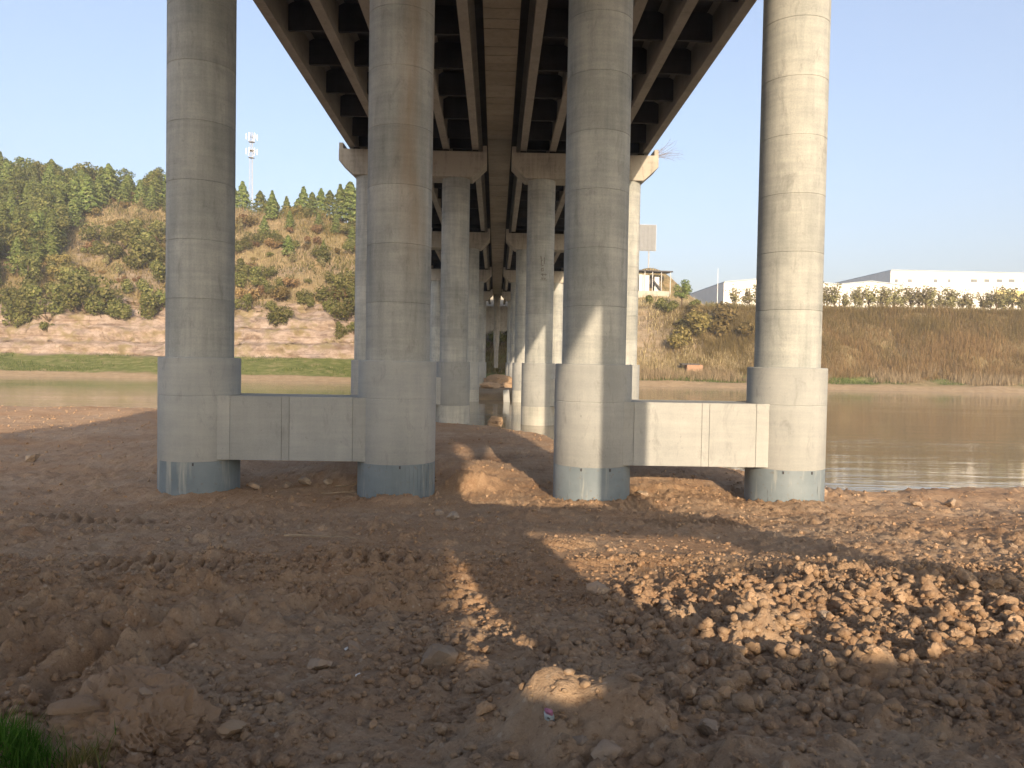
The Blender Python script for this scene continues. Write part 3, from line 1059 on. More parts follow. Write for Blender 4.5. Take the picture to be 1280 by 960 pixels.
# the boulder at lower left, with slabs split along its back
bl = root('boulder', (0, 0, 0), 'large brown layered earth boulder in the lower left corner behind the grass', 'boulder')
p = hit(150, 935)
bl.location = (p.x, p.y, gz(p.x, p.y))
bm = bmesh.new()
bmesh.ops.create_icosphere(bm, subdivisions=6, radius=1)
for v in bm.verts:
    n = v.co.normalized()
    q = n * 1.0
    r = 1 + 0.22 * mnoise.fractal(q * 1.3 + Vector((4, 2, 9)), 1, 2, 5)
    for c, d in (((-0.35, -0.62, 0.70), 0.74), ((0.80, -0.30, 0.52), 0.62), ((0.1, 0.85, 0.5), 0.8), ((-0.95, -0.2, 0.3), 0.80), ((0.30, -0.90, 0.32), 0.78), ((0.0, -0.2, 1), 0.84)):
        k = n.dot(Vector(c).normalized())
        if k > 0 and r * k > d:
            r = d / k
    # split layers that dip to the right, and blocky cracks across them
    lay = q.x * 0.75 + q.z * 1.0 - q.y * 0.25 + 0.10 * mnoise.fractal(q * 2.2, 1, 2, 3)
    st = lay * 5.2
    fr = st - math.floor(st)
    right = min(1, max(0, 0.35 + q.x * 1.4))
    r += right * 0.085 * (min(1, fr * 1.35) - 0.6)
    cells = mnoise.voronoi(Vector((q.x * 2.6 + 0.2 * mnoise.noise(q * 3), q.y * 2.2, q.z * 2.6)) + Vector((1, 7, 2)))[0]
    edge = cells[1] - cells[0]
    r -= 0.05 * max(0, 1 - edge / 0.06) + 0.045 * (mnoise.cell(Vector((math.floor(cells[0] * 9), 1, 2))) if cells[0] > 0.3 else 0)
    r += 0.06 * mnoise.fractal(q * 6, 0.7, 2, 5)
    v.co = Vector((n.x * 0.46, n.y * 0.40, n.z * 0.36)) * r
me = bpy.data.meshes.new('boulder_body')
bm.to_mesh(me)
bm.free()
for pl in me.polygons:
    pl.use_smooth = True
me.set_sharp_from_angle(angle=R(40))
bb = link('boulder_body', me, M['boulder'], bl, (0.0, 0.10, -0.03))
bb.rotation_euler = (0, R(16), R(-8))
for (x, y, z, sx, sy, sz, rz, ty, sdn) in ((-0.16, -0.09, 0.245, 0.10, 0.09, 0.03, 0.3, -0.1, 3), (-0.05, 0.06, 0.30, 0.045, 0.045, 0.045, 0.2, 0, 12), (0.38, -0.14, -0.02, 0.10, 0.08, 0.05, -0.7, 0.6, 21)):
    o = link('slab', rock_mesh('slab', 3, sdn, 0.4, False), M['boulder'], bl, (x, y, z))
    o.scale = (sx, sy, sz)
    o.rotation_euler = (R(24), ty, rz)
o = link('pale_chip', rock_mesh('pale_chip', 2, 33, 0.4, False), M['paleStone'], bl, (0.12, 0.0, 0.27))
o.scale = (0.055, 0.03, 0.022)
o.rotation_euler = (0.2, 0.5, -0.4)

# clods one could count: the 270 largest
CL = [rock_mesh('dirt_clod', 3, 50 + i, 0.6, True) for i in range(12)]
for m_ in CL:
    m_.materials.append(M['clodDirt'])
n_c = 0
tries = 0
while n_c < 270 and tries < 6000:
    tries += 1
    if n_c < 170:
        px, py = random.uniform(790, 1290), random.uniform(728, 850)
        if py < 735 + (1000 - px) * 0.16 or py > 1000 and 0:
            continue
        if px < 740 + (py - 720) * 1.3:
            continue
        wpx = random.choice([7, 8, 9, 10, 12, 14, 17, 21, 27, 34])
        lab = 'crumbly sunlit clod of brown earth in the clod field'
        grp = 'sunlit clods in the churned field'
    else:
        px, py = random.uniform(-10, 1290), random.uniform(735, 958)
        if px > 700 and py < 850:
            continue
        wpx = random.choice([9, 10, 11, 12, 14, 17, 22, 28]) if py > 850 else random.choice([9, 10, 11, 12, 14])
        lab = 'small shaded clod of brown earth on the foreground dirt'
        grp = 'shaded clods on the foreground dirt'
    p = hit(px, py)
    if p is None:
        continue
    o = bpy.data.objects.new('dirt_clod', random.choice(CL))
    COL.objects.link(o)
    r = wpx / F * p.y / 2
    o.scale = (r * random.uniform(0.9, 1.3), r * random.uniform(0.8, 1.1), r * random.uniform(0.75, 1.15))
    o.rotation_euler = (random.uniform(-0.5, 0.5), random.uniform(-0.5, 0.5), random.uniform(0, 6.28))
    o.location = (p.x, p.y, gzf(p.x, p.y) + r * 0.25)
    tag(o, lab, 'clod', grp)
    n_c += 1


def scatter(name, n, sampler, base, mat, label, smooth=False):
    """one mesh of many small pieces: base (verts, tris) copied with random turn, size and place"""
    bv, bf = base
    X, Y, Rr = sampler(n)
    n = len(X)
    Z = ground_h(X, Y)
    a = RNG.uniform(0, 2 * np.pi, n)
    b = RNG.uniform(-0.6, 0.6, n)
    sc = np.stack([RNG.uniform(0.8, 1.3, n), RNG.uniform(0.7, 1.1, n), RNG.uniform(0.55, 1.0, n)], -1) * Rr[:, None]
    V = bv[None] * sc[:, None, :]
    V = V * (1 + RNG.uniform(-0.38, 0.30, V.shape))
    cb, sb = np.cos(b)[:, None], np.sin(b)[:, None]
    x, y, z = V[..., 0] * cb + V[..., 2] * sb, V[..., 1], -V[..., 0] * sb + V[..., 2] * cb
    c_, s_ = np.cos(a)[:, None], np.sin(a)[:, None]
    V = np.stack([x * c_ - y * s_ + X[:, None], x * s_ + y * c_ + Y[:, None], z + (Z + Rr * 0.22)[:, None]], -1)
    Fc = (bf[None] + (np.arange(n) * len(bv))[:, None, None]).reshape(-1, 3)
    o = link(name, np_mesh(name, V.reshape(-1, 3), Fc, smooth), mat)
    return tag(o, label, None, None, 'stuff')


def ico(sub):
    bm = bmesh.new()
    bmesh.ops.create_icosphere(bm, subdivisions=sub, radius=1)
    V = np.array([v.co[:] for v in bm.verts])
    Fc = np.array([[v.index for v in f.verts] for f in bm.faces])
    bm.free()
    return V, Fc


def sampA(n):
    Y = RNG.uniform(2.6, 11, n) ** 1.0
    X = RNG.uniform(-0.75, 0.75, n) * Y * 1.0 + 0.1
    d = fbm(X * 0.6, Y * 0.6, 3, 88)
    fld = (X > 1.0) & (Y > 4.2) & (Y < 8.6)
    padm = (X > 0.4) & (X < 5.2) & (Y > 8.6)
    keep = RNG.uniform(0, 1, n) < np.where(fld, 1.0, np.where(padm, 0.15, np.clip(0.6 + 1.2 * d, 0.2, 1.0)))
    X, Y, fld = X[keep], Y[keep], fld[keep]
    Rr = 0.006 + 0.030 * RNG.uniform(0, 1, len(X)) ** 4 * np.where(fld, 1.8, 1.0) + 0.0016 * Y
    return X, Y, Rr


def sampB(n):
    Y = 9 + 45 * RNG.uniform(0, 1, n) ** 2
    X = RNG.uniform(-0.8, 0.8, n) * Y
    ys = np.interp(X, SHX, SHY) - 1.0
    keep = (Y < ys)
    X, Y = X[keep], Y[keep]
    return X, Y, 0.006 + 0.045 * RNG.uniform(0, 1, len(X)) ** 5 + 0.0008 * Y


scatter('loose_clods', 26000, sampA, ico(1), M['dirt'], 'loose crumbs of brown earth strewn over the dirt')
scatter('loose_gravel', 9000, sampB, ico(1), M['dirt'], 'small stones and crumbs strewn toward the piers')


def sampC(n):
    Y = RNG.uniform(2.7, 16, n)
    X = RNG.uniform(-0.7, 0.7, n) * Y
    return X, Y, 0.004 + 0.020 * RNG.uniform(0, 1, n) ** 4 + 0.0009 * Y


scatter('pale_pebbles', 420, sampC, ico(2), M['stone'], 'scattered pale pebbles on the dirt', True)

# sticks, litter
for (px, py, L, az, nm, lab) in ((430, 620, 1.3, 0.25, 'stick', 'bare stick lying below the left tie beam'), (405, 675, 1.2, -0.2, 'stick', 'long thin stick on the shaded dirt in the middle'),
                                 (438, 612, 0.9, 0.5, 'stick', 'short stick leaning beside the second casing')):
    p = hit(px, py)
    q = MB()
    pts = [Vector((0, 0, 0.03))]
    for k in range(4):
        pts.append(pts[-1] + Vector((L / 4 * math.cos(az), L / 4 * math.sin(az), random.uniform(-0.015, 0.03))))
    for k in range(4):
        q.tube(pts[k], pts[k + 1], 0.022 - 0.004 * k, 0.018 - 0.004 * k, 6)
    tag(q.build(nm, M['wood'], None, (p.x - L / 2, p.y, gzf(p.x, p.y) + 0.02)), lab, 'stick')
p = hit(686, 922)
pk = root('drink_packet', (p.x, p.y, gzf(p.x, p.y) + 0.035), 'crumpled pale blue and pink packet lying on the dirt', 'packet')
pk.rotation_euler = (R(38), R(12), R(-25))


def pillow(x0, x1, z0, z1, th, nm, mat):
    n = 8
    pts, fs = [], []
    for s_ in (-1, 1):
        for i in range(n + 1):
            for j in range(n + 1):
                u, v = i / n, j / n
                e = (min(u, 1 - u, v, 1 - v) * 4)
                e = min(1, e) ** 0.6
                pts.append((x0 + (x1 - x0) * u, s_ * th * e + 0.003 * mnoise.noise(Vector((u * 4, v * 4, s_))), z0 + (z1 - z0) * v))
    N = (n + 1) ** 2
    for i in range(n):
        for j in range(n):
            a = i * (n + 1) + j
            fs.append((a, a + n + 1, a + n + 2, a + 1))
            fs.append((N + a, N + a + 1, N + a + n + 2, N + a + n + 1))
    return MB().poly(pts, fs).build(nm, mat, pk, smooth=True)


pillow(-0.028, 0.028, -0.045, 0.03, 0.014, 'pouch', M['packet'])
pillow(-0.022, 0.024, 0.027, 0.068, 0.010, 'pouch_end', M['pink'])
o = MB().lathe([(0.008, 0), (0.008, 0.003), (0.004, 0.004)], 12).build('printed_dot', M['glass'], pk, (0.004, -0.0135, 0.008))
o.rotation_euler.x = R(90)
for (px, py) in ((270, 898), (445, 858), (178, 780), (432, 815), (257, 918)):
    p = hit(px, py)
    me = MB().poly([(0, 0, 0), (0.03, 0.004, 0.006), (0.036, 0.02, 0.012), (0.006, 0.024, 0.004), (0.0, 0, -0.004), (0.03, 0.004, 0.002), (0.036, 0.02, 0.008), (0.006, 0.024, 0.0)],
                   [(0, 1, 2, 3), (7, 6, 5, 4), (0, 4, 5, 1), (1, 5, 6, 2), (2, 6, 7, 3), (3, 7, 4, 0)]).build('litter_scrap', M['antenna'], None, (p.x, p.y, gzf(p.x, p.y) + 0.008))
    me.rotation_euler.z = random.uniform(0, 6)
    tag(me, 'tiny white scrap of litter on the shaded dirt', 'litter', 'white scraps on the shaded dirt')


# ------------------------------------------------------------------ grass, brush, straw (nobody could count these)
def blades(name, X, Y, Z, H, W, mat, label, lean=0.25, near=False):
    n = len(X)
    a = RNG.uniform(0, 2 * np.pi, n)
    la = RNG.uniform(0, 2 * np.pi, n)
    ll = RNG.uniform(0.0, lean, n) * H
    dx, dy = np.cos(a) * W / 2, np.sin(a) * W / 2
    mx, my = X + np.cos(la) * ll * 0.35, Y + np.sin(la) * ll * 0.35
    tx, ty = X + np.cos(la) * ll, Y + np.sin(la) * ll
    if not near:
        V = np.stack([np.stack([X - dx, Y - dy, Z], -1), np.stack([X + dx, Y + dy, Z], -1), np.stack([tx, ty, Z + H], -1)], 1).reshape(-1, 3)
        o = link(name, np_mesh(name, V, np.arange(n * 3).reshape(-1, 3)), mat)
        return tag(o, label, None, None, 'stuff')
    V = np.stack([np.stack([X - dx, Y - dy, Z], -1), np.stack([X + dx, Y + dy, Z], -1),
                  np.stack([mx + dx * 0.8, my + dy * 0.8, Z + H * 0.55], -1), np.stack([mx - dx * 0.8, my - dy * 0.8, Z + H * 0.55], -1),
                  np.stack([tx, ty, Z + H], -1)], 1).reshape(-1, 3)
    k = (np.arange(n) * 5)[:, None]
    T = np.concatenate([k + np.array([[0, 1, 2]]), k + np.array([[0, 2, 3]]), k + np.array([[3, 2, 4]])])
    o = link(name, np_mesh(name, V, T), mat)
    return tag(o, label, None, None, 'stuff')


p = hit(40, 955)
n = 1500
X = p.x + RNG.normal(-0.10, 0.15, n)
Y = p.y + RNG.normal(-0.03, 0.12, n)
kz = ground_h(X, Y)
blades('green_grass', X, Y, kz - 0.01, RNG.uniform(0.07, 0.19, n), np.full(n, 0.0055), M['tuft'], 'green grass tuft in the lower left corner', 0.75, True)
p = hit(118, 958)
n = 260
X = p.x + RNG.normal(0, 0.05, n)
Y = p.y + RNG.normal(-0.14, 0.05, n)
blades('yellow_grass', X, Y, ground_h(X, Y) - 0.01, RNG.uniform(0.06, 0.15, n), np.full(n, 0.005), M['bladeDry'], 'yellowing grass in front of the boulder', 0.7, True)


def farpts(n, x0, x1, d0, d1, dens=None):
    X = RNG.uniform(x0, x1, n)
    d = RNG.uniform(d0, d1, n)
    Y = far_shore(X) + d
    if dens is not None:
        k = RNG.uniform(0, 1, n) < dens(X, Y, d)
        X, Y, d = X[k], Y[k], d[k]
    return X, Y, d


# right bank: brush on the slope, straw along its foot
X, Y, d = farpts(120000, 24, 135, 9, 36, lambda x, y, d: np.where(x < 52, sst(30, 52, x) * sst(4, 10, d - 4) * 0.9, 1.0) * sst(8, 12, d + 3 * fbm(x * 0.1, y * 0.1, 3, 6)))
k = RNG.uniform(0, 1, len(X)) < np.maximum(sst(85, 55, X), 0.75 * sst(20, 32, d))
k = k | (RNG.uniform(0, 1, len(X)) < 0.22)
blades('olive_brush', X[k], Y[k], far_h(X[k], Y[k]) - 0.1, RNG.uniform(0.7, 2.4, k.sum()) * (0.85 + 0.9 * fbm(X[k] * 0.16, Y[k] * 0.2, 3, 67)), RNG.uniform(0.05, 0.12, k.sum()), M['brushG'], 'dense olive brown brush on the right river slope', 0.5)
k = ~k
blades('brown_brush', X[k], Y[k], far_h(X[k], Y[k]) - 0.1, RNG.uniform(0.7, 2.4, k.sum()) * (0.85 + 0.9 * fbm(X[k] * 0.16, Y[k] * 0.2, 3, 66)), RNG.uniform(0.05, 0.11, k.sum()), M['brush'], 'dense reddish brown brush on the right river slope', 0.4)
X, Y, d = farpts(26000, 18, 135, 5, 15, lambda x, y, d: sst(0.0, 0.3, 0.25 + fbm(x * 0.12, y * 0.2, 3, 16)) * sst(16, 10, d))
blades('straw_grass', X, Y, far_h(X, Y) - 0.05, RNG.uniform(0.6, 1.9, len(X)), RNG.uniform(0.06, 0.16, len(X)), M['straw'], 'tall dry straw grass along the foot of the right slope', 0.35)
X, Y, d = farpts(14000, 14, 60, 10, 60, lambda x, y, d: sst(60, 40, x) * sst(-0.1, 0.3, fbm(x * 0.15, y * 0.15, 3, 18)) * 0.8)
blades('slope_straw', X, Y, far_h(X, Y) - 0.05, RNG.uniform(0.5, 1.5, len(X)), RNG.uniform(0.08, 0.2, len(X)), M['straw'], 'pale dry grass on the bare bank beside the bridge', 0.4)
X, Y, d = farpts(9000, 18, 135, 4.5, 9, lambda x, y, d: sst(-0.02, 0.15, fbm(x * 0.05, y * 0.02, 3, 91)))
blades('shore_grass', X, Y, far_h(X, Y) - 0.03, RNG.uniform(0.25, 0.6, len(X)), RNG.uniform(0.06, 0.14, len(X)), M['blade'], 'green grass strips along the right shore', 0.6)
# left bank
X, Y, d = farpts(22000, -140, -8, 3.6, 22, lambda x, y, d: sst(-0.25, 0.25, fbm(x * 0.08, y * 0.15, 3, 92)))
blades('meadow_grass', X, Y, far_h(X, Y) - 0.03, RNG.uniform(0.2, 0.55, len(X)), RNG.uniform(0.07, 0.16, len(X)), M['blade'], 'green grass strip below the pale cliff', 0.6)
X, Y, d = farpts(52000, -190, -5, 35, 125, lambda x, y, d: sst(-0.2, 0.25, fbm(x * 0.07, y * 0.07, 4, 93)) * 0.95)
blades('hill_straw', X, Y, far_h(X, Y) - 0.05, RNG.uniform(0.5, 1.7, len(X)), RNG.uniform(0.10, 0.28, len(X)), M['straw'], 'dry tan grass covering the hillside above the cliff', 0.45)
X, Y, d = farpts(42000, -190, 20, 33, 130, lambda x, y, d: sst(0.25, -0.2, fbm(x * 0.07, y * 0.07, 4, 93)) * 0.9)
blades('hill_brush', X, Y, far_h(X, Y) - 0.05, RNG.uniform(0.6, 2.0, len(X)), RNG.uniform(0.10, 0.26, len(X)), M['brushG'], 'brown scrub covering the hillside above the cliff', 0.6)
for nm_, mt_, sd_, cnt in (('olive_scrub', M['olive'], 131, 46000), ('brown_scrub', M['brushG'], 151, 30000)):
    X, Y, d = farpts(cnt, -195, 6, 31, 125, lambda x, y, d: sst(0.0, 0.25, fbm(x * 0.075, y * 0.075, 4, sd_)))
    hh_ = RNG.uniform(0.2, 1.0, len(X)) * (0.7 + 2.4 * np.clip(fbm(X * 0.22, Y * 0.22, 3, sd_ + 3) + 0.3, 0, 1))
    blades(nm_, X, Y, far_h(X, Y) - 0.1 + hh_ * RNG.uniform(0, 0.8, len(X)), hh_ * 0.7 + 0.2, RNG.uniform(0.18, 0.42, len(X)), mt_, ('tangled olive scrub' if sd_ == 131 else 'tangled brown scrub') + ' over the slope above the cliff', 1.1)
X, Y, d = farpts(7000, 52, 135, 36, 41)
blades('hedge_scrub', X, Y, far_h(X, Y) - 0.05 + RNG.uniform(0, 1.0, len(X)), RNG.uniform(0.5, 1.3, len(X)), RNG.uniform(0.1, 0.28, len(X)), M['thin'], 'low pale scrub between the young trees on the right bank', 0.8)
X, Y, d = farpts(6000, -11, 22, 8, 26)
blades('under_bridge_scrub', X, Y, far_h(X, Y) - 0.05, RNG.uniform(0.3, 1.3, len(X)), RNG.uniform(0.08, 0.2, len(X)), M['brushG'], 'dark scrub on the bank under the far end of the bridge', 0.6)


# ------------------------------------------------------------------ trees and shrubs
def leaf_cloud(n, fn, size, seed, stretch=1.0):
    """n kite-shaped leaf clumps, placed by fn(rng) -> (pos, outward)"""
    rnd = random.Random(seed)
    V, T = [], []
    for i in range(n):
        p, o = fn(rnd)
        o = (o + Vector((rnd.gauss(0, .45), rnd.gauss(0, .45), rnd.gauss(0, .45)))).normalized()
        a = o.orthogonal().normalized()
        a.rotate(Matrix.Rotation(rnd.uniform(0, 6.28), 3, o))
        b = o.cross(a)
        s_ = size * rnd.uniform(0.6, 1.35)
        k = len(V)
        V += [p - a * s_, p + b * s_ * 0.55 + o * s_ * 0.15, p + a * s_ * stretch, p - b * s_ * 0.55 + o * s_ * 0.1]
        T += [(k, k + 1, k + 2), (k, k + 2, k + 3)]
    return np.array([v[:] for v in V]), np.array(T)


def conifer_fn(H, W, rounded):
    def f(rnd):
        t = rnd.random() ** 0.8
        z = H * (0.10 + 0.90 * t)
        prof = (1 - t) ** (0.55 if rounded else 0.85) * (1 if t > 0.15 else (0.6 + t * 2.7))
        a = rnd.uniform(0, 2 * math.pi)
        whorl = 0.82 + 0.22 * math.sin(z * 5.0 + a * 2)
        r = W / 2 * prof * whorl * (0.45 + 0.6 * math.sqrt(rnd.random()))
        p = Vector((math.cos(a) * r, math.sin(a) * r, z - r * 0.25))
        return p, Vector((math.cos(a), math.sin(a), 0.55))
    return f


def crown_fn(blobs):
    def f(rnd):
        c, r = rnd.choice(blobs)
        o = Vector((rnd.gauss(0, 1), rnd.gauss(0, 1), rnd.gauss(0.15, 1))).normalized()
        return Vector(c) + o * r * (0.55 + 0.5 * rnd.random()), o
    return f


CON = []
for i in range(8):
    H = random.uniform(8.0, 10.5)
    W = random.uniform(4.4, 6.2)
    V, T = leaf_cloud(1300, conifer_fn(H, W, i % 2), 0.31, 300 + i)
    cm = np_mesh('crown', V, T)
    cm.materials.append(M['conifer'])
    tm = MB().tube((0, 0, -0.6), (0, 0, H * 0.92), 0.20, 0.04, 7).mesh('trunk')
    tm.materials.append(M['bark'])
    CON.append((cm, tm, H))
SHR = []
for i in range(7):
    n_b = random.randint(4, 7)
    blobs = [((random.uniform(-1.3, 1.3), random.uniform(-1.0, 1.0), random.uniform(0.5, 1.9)), random.uniform(0.6, 1.05)) for _ in range(n_b)]
    V, T = leaf_cloud(900, crown_fn(blobs), 0.17, 400 + i)
    cm = np_mesh('crown', V, T)
    cm.materials.append(M['olive'])
    mb = MB()
    for c, r in blobs:
        mb.tube((0, 0, -0.3), c, 0.07, 0.02, 5)
    tm = mb.mesh('stems')
    tm.materials.append(M['bark'])
    SHR.append((cm, tm, 2.9))
RND = []
for i in range(7):
    hh = random.uniform(7.5, 10)
    blobs = []
    for k in range(9):
        t = random.uniform(0.25, 0.92)
        rr_ = (1.9 - 1.5 * abs(t - 0.45)) * 0.75
        a = random.uniform(0, 6.28)
        blobs.append(((math.cos(a) * rr_ * 0.8, math.sin(a) * rr_ * 0.8, hh * t), random.uniform(0.8, 1.35)))
    V, T = leaf_cloud(1300, crown_fn(blobs), 0.24, 600 + i)
    cm = np_mesh('crown', V, T)
    cm.materials.append(M['conifer'] if i % 3 else M['olive'])
    mb = MB().tube((0, 0, -0.6), (0, 0, hh * 0.8), 0.2, 0.05, 7)
    for c, r in blobs[:5]:
        mb.tube((0, 0, c[2] * 0.6), c, 0.08, 0.02, 5)
    tm = mb.mesh('trunk')
    tm.materials.append(M['bark'])
    RND.append((cm, tm, hh))
BRN = []
for cm, tm, H in SHR:
    c2 = cm.copy()
    c2.materials[0] = M['brushG'] if len(BRN) % 2 else M['brush']
    BRN.append((c2, tm, H))
BARE = []
for i in range(6):
    mb = MB()
    tips = []
    hh = random.uniform(3.2, 4.4)
    for k in range(12):
        a = random.uniform(0, 6.28)
        e = Vector((math.cos(a) * random.uniform(0.3, 1.0), math.sin(a) * random.uniform(0.3, 1.0), hh * random.uniform(0.35, 1.0)))
        m0 = Vector((0, 0, hh * random.uniform(0.12, 0.45)))
        mb.tube(m0, e, 0.05, 0.015, 5)
        for _ in range(3):
            q = m0.lerp(e, random.uniform(0.15, 1))
            tips.append((tuple(q), random.uniform(0.3, 0.6)))
    mb.tube((0, 0, -0.3), (0, 0, hh * 0.85), 0.09, 0.02, 6)
    tm = mb.mesh('trunk')
    tm.materials.append(M['bark'])
    V, T = leaf_cloud(520, crown_fn(tips), 0.13, 500 + i)
    cm = np_mesh('crown', V, T)
    cm.materials.append(M['thin'])
    BARE.append((cm, tm, hh))


def plant(kind, name, x, y, h, label, cat, group, wide=1.0):
    cm, tm, H = kind
    s_ = h / H
    o = root(name, (x, y, fz(x, y)), label, cat, group)
    o.scale = (s_ * wide, s_ * wide, s_)
    o.rotation_euler.z = random.uniform(0, 6.28)
    link('crown', cm, None, o)
    link('stems' if kind in SHR else 'trunk', tm, None, o)
    return o


def inpoly(x, y, P):
    c = False
    j = len(P) - 1
    for i in range(len(P)):
        if (P[i][1] > y) != (P[j][1] > y) and x < (P[j][0] - P[i][0]) * (y - P[i][1]) / (P[j][1] - P[i][1]) + P[i][0]:
            c = not c
        j = i
    return c


# where on the hillside the forest stands (its outline as seen from the river bank)
FOREST = [(-60, 180), (90, 205), (112, 250), (100, 275), (78, 310), (40, 370), (-60, 390)]
UPPER = [(85, 205), (225, 215), (225, 268), (150, 262), (100, 275)]
pts = []
tries = 0
while len(pts) < 290 and tries < 60000:
    tries += 1
    y = random.uniform(184, 330)
    x = random.uniform(-0.76, -0.38) * y
    px, py = proj((x, y, fz(x, y)))
    if px < -25 or not (inpoly(px, py, FOREST) or inpoly(px, py, UPPER)):
        continue
    if any((x - a) ** 2 + (y - b) ** 2 < 2.45 ** 2 for a, b in pts):
        continue
    pts.append((x, y))
for x, y in pts:
    plant(random.choice(CON + RND), 'forest_tree', x, y, random.uniform(7.0, 12.5), 'tall green tree in the dense forest on the left hill', 'tree', 'trees of the dense left forest', random.uniform(1.15, 1.4))
# skyline trees between the two left columns and behind the first one
ORD = 'first second third fourth fifth sixth seventh eighth ninth tenth eleventh twelfth thirteenth fourteenth fifteenth sixteenth seventeenth eighteenth nineteenth twentieth twenty-first twenty-second twenty-third twenty-fourth twenty-fifth twenty-sixth twenty-seventh twenty-eighth twenty-ninth thirtieth'.split()
_rx = [228, 250, 270, 292, 303, 325, 340, 343, 358, 372, 379, 390, 401, 412, 425, 437, 448, 462]
_vis = sorted(range(4, 18), key=lambda i: _rx[i])
RIDGE = ['green conifer on the ridge hidden behind the leftmost column'] * 18
for _n, _i in enumerate(_vis):
    RIDGE[_i] = '%s skyline conifer counting from the leftmost column towards the second' % ORD[_n]
RIDGE[17] = 'last skyline conifer, tucked behind the second column'
RIDGE += ['small conifer standing below the phone mast', 'small conifer below the middle of the ridge line', 'small conifer right of the middle, below the ridge line', 'short conifer below the right end of the ridge line',
          'small conifer below the last skyline trees by the second column', 'lone small conifer halfway down the straw slope', 'dark bush-like conifer on the straw slope near the second column', 'conifer right beside the foot of the phone mast']
for i, (px, py, hpx) in enumerate(((228, 262, 40), (250, 262, 38), (270, 262, 36), (292, 262, 40), (303, 270, 42), (325, 272, 36), (340, 282, 34), (343, 268, 30), (358, 268, 33), (372, 272, 28), (379, 276, 35), (390, 272, 37),
                                   (401, 276, 37), (412, 276, 36), (425, 280, 42), (437, 280, 46), (448, 282, 48), (462, 280, 46), (330, 300, 26), (362, 288, 22), (398, 290, 20), (420, 290, 22), (440, 294, 25),
                                   (360, 322, 24), (404, 332, 26), (330, 262, 26))):
    Y = 236 + (282 - py) * 1.3
    q = at(px, py, Y)
    if py > 298:
        q = fhit(px, py)
        Y = q.y
    plant(CON[i % 8], 'conifer_tree', q.x, Y, hpx * Y / F * 1.1, (RIDGE[i] if i < len(RIDGE) else 'green conifer on the ridge beside the first column'), 'conifer', 'conifers along the ridge between the columns', 1.35)
# shrubs on the slope
SH_ = [(110, 372, 60), (95, 352, 40), (65, 372, 46), (35, 385, 42), (150, 300, 40), (180, 300, 44), (185, 318, 46), (205, 375, 52), (190, 385, 36), (60, 392, 34), (130, 388, 36), (15, 400, 40), (165, 285, 34),
       (205, 340, 40), (75, 340, 30), (135, 318, 34), (210, 300, 36), (60, 418, 16), (145, 392, 28), (100, 388, 34), (20, 372, 44), (45, 362, 40), (170, 360, 26), (120, 295, 34), (200, 285, 30),
       (310, 350, 34), (325, 345, 26), (345, 398, 34), (355, 392, 22), (340, 385, 20), (412, 368, 34), (430, 360, 36), (443, 372, 36), (420, 385, 30), (438, 388, 40), (384, 370, 26), (382, 382, 20),
       (303, 378, 24), (360, 305, 24), (402, 318, 26), (315, 300, 22), (430, 415, 22), (442, 418, 20), (425, 405, 16), (308, 330, 22), (418, 350, 22), (444, 345, 26)]
def _band(q):
    side = 'left of the leftmost column' if q[0] < 235 else 'between the two left columns'
    hgt = 'high on the slope' if q[1] < 322 else ('halfway up the slope' if q[1] < 362 else ('just above the cliff' if q[1] < 400 else 'on the cliff face'))
    return hgt + ' ' + side


_cnt = {}
SHL = {}
for q in sorted(SH_):
    b_ = _band(q)
    SHL[q] = '%s green shrub from the left %s' % (ORD[_cnt.get(b_, 0)], b_)
    _cnt[b_] = _cnt.get(b_, 0) + 1
for px, py, wpx in SH_:
    q = fhit(px, py + wpx * 0.35)
    if q is None:
        continue
    plant(random.choice(SHR), 'green_shrub', q.x, q.y, wpx * q.y / F * 0.85, SHL[(px, py, wpx)], 'shrub', 'green shrubs on the left hillside', 1.05)
n_s = 0
tries = 0
while n_s < 250 and tries < 6000:
    tries += 1
    y = random.uniform(184, 285)
    x = random.uniform(-0.72, -0.08) * y
    px, py = proj((x, y, fz(x, y)))
    if inpoly(px, py, FOREST) or fbm(np.array([x * 0.06]), np.array([y * 0.06]), 3, 101)[0] < -0.22:
        continue
    plant(random.choice(SHR + BARE + BRN + BRN), 'green_shrub', x, y, random.uniform(1.4, 4.8), 'scrubby bush on the dry left hillside', 'shrub', 'scrubby bushes on the left hillside', 1.2)
    n_s += 1
# right side: bushes by the shed and the thin trees on top of the bank
q = fhit(852, 386)
plant(RND[1], 'bushy_tree', q.x, q.y, 7.4, 'bushy bright green tree beside the shed with the dark roof', 'tree', None, 1.25)
for px, py, wpx, lb in ((818, 382, 20, 'low green bush below the shed'), (830, 392, 26, 'dark shrub left of the bushy green tree'), (868, 388, 22, 'small bush right of the bushy green tree'),
                        (862, 422, 46, 'wide olive bush on the slope below the green tree'), (890, 415, 46, 'olive bush in the middle of the slope thicket'), (915, 425, 44, 'olive bush on the slope beside the rightmost column'), (845, 435, 36, 'lowest olive bush on the slope by the bridge')):
    q = fhit(px, py)
    if q:
        o = plant(random.choice(SHR), 'olive_bush', q.x, q.y, wpx * q.y / F * 0.85, lb, 'shrub', None, 1.2)
        if wpx > 30:
            o.children[0].data = o.children[0].data.copy()
            o.children[0].data.materials[0] = M['brushG']
for i in range(9):
    plant(random.choice(SHR), 'green_shrub', -8 + i * 2.3 + random.uniform(-0.6, 0.6), random.uniform(166, 171), random.uniform(3.0, 5.5), 'dark shrub on the bank under the far end of the bridge', 'shrub', 'shrubs under the far end of the bridge', 1.2)
n_t = 0
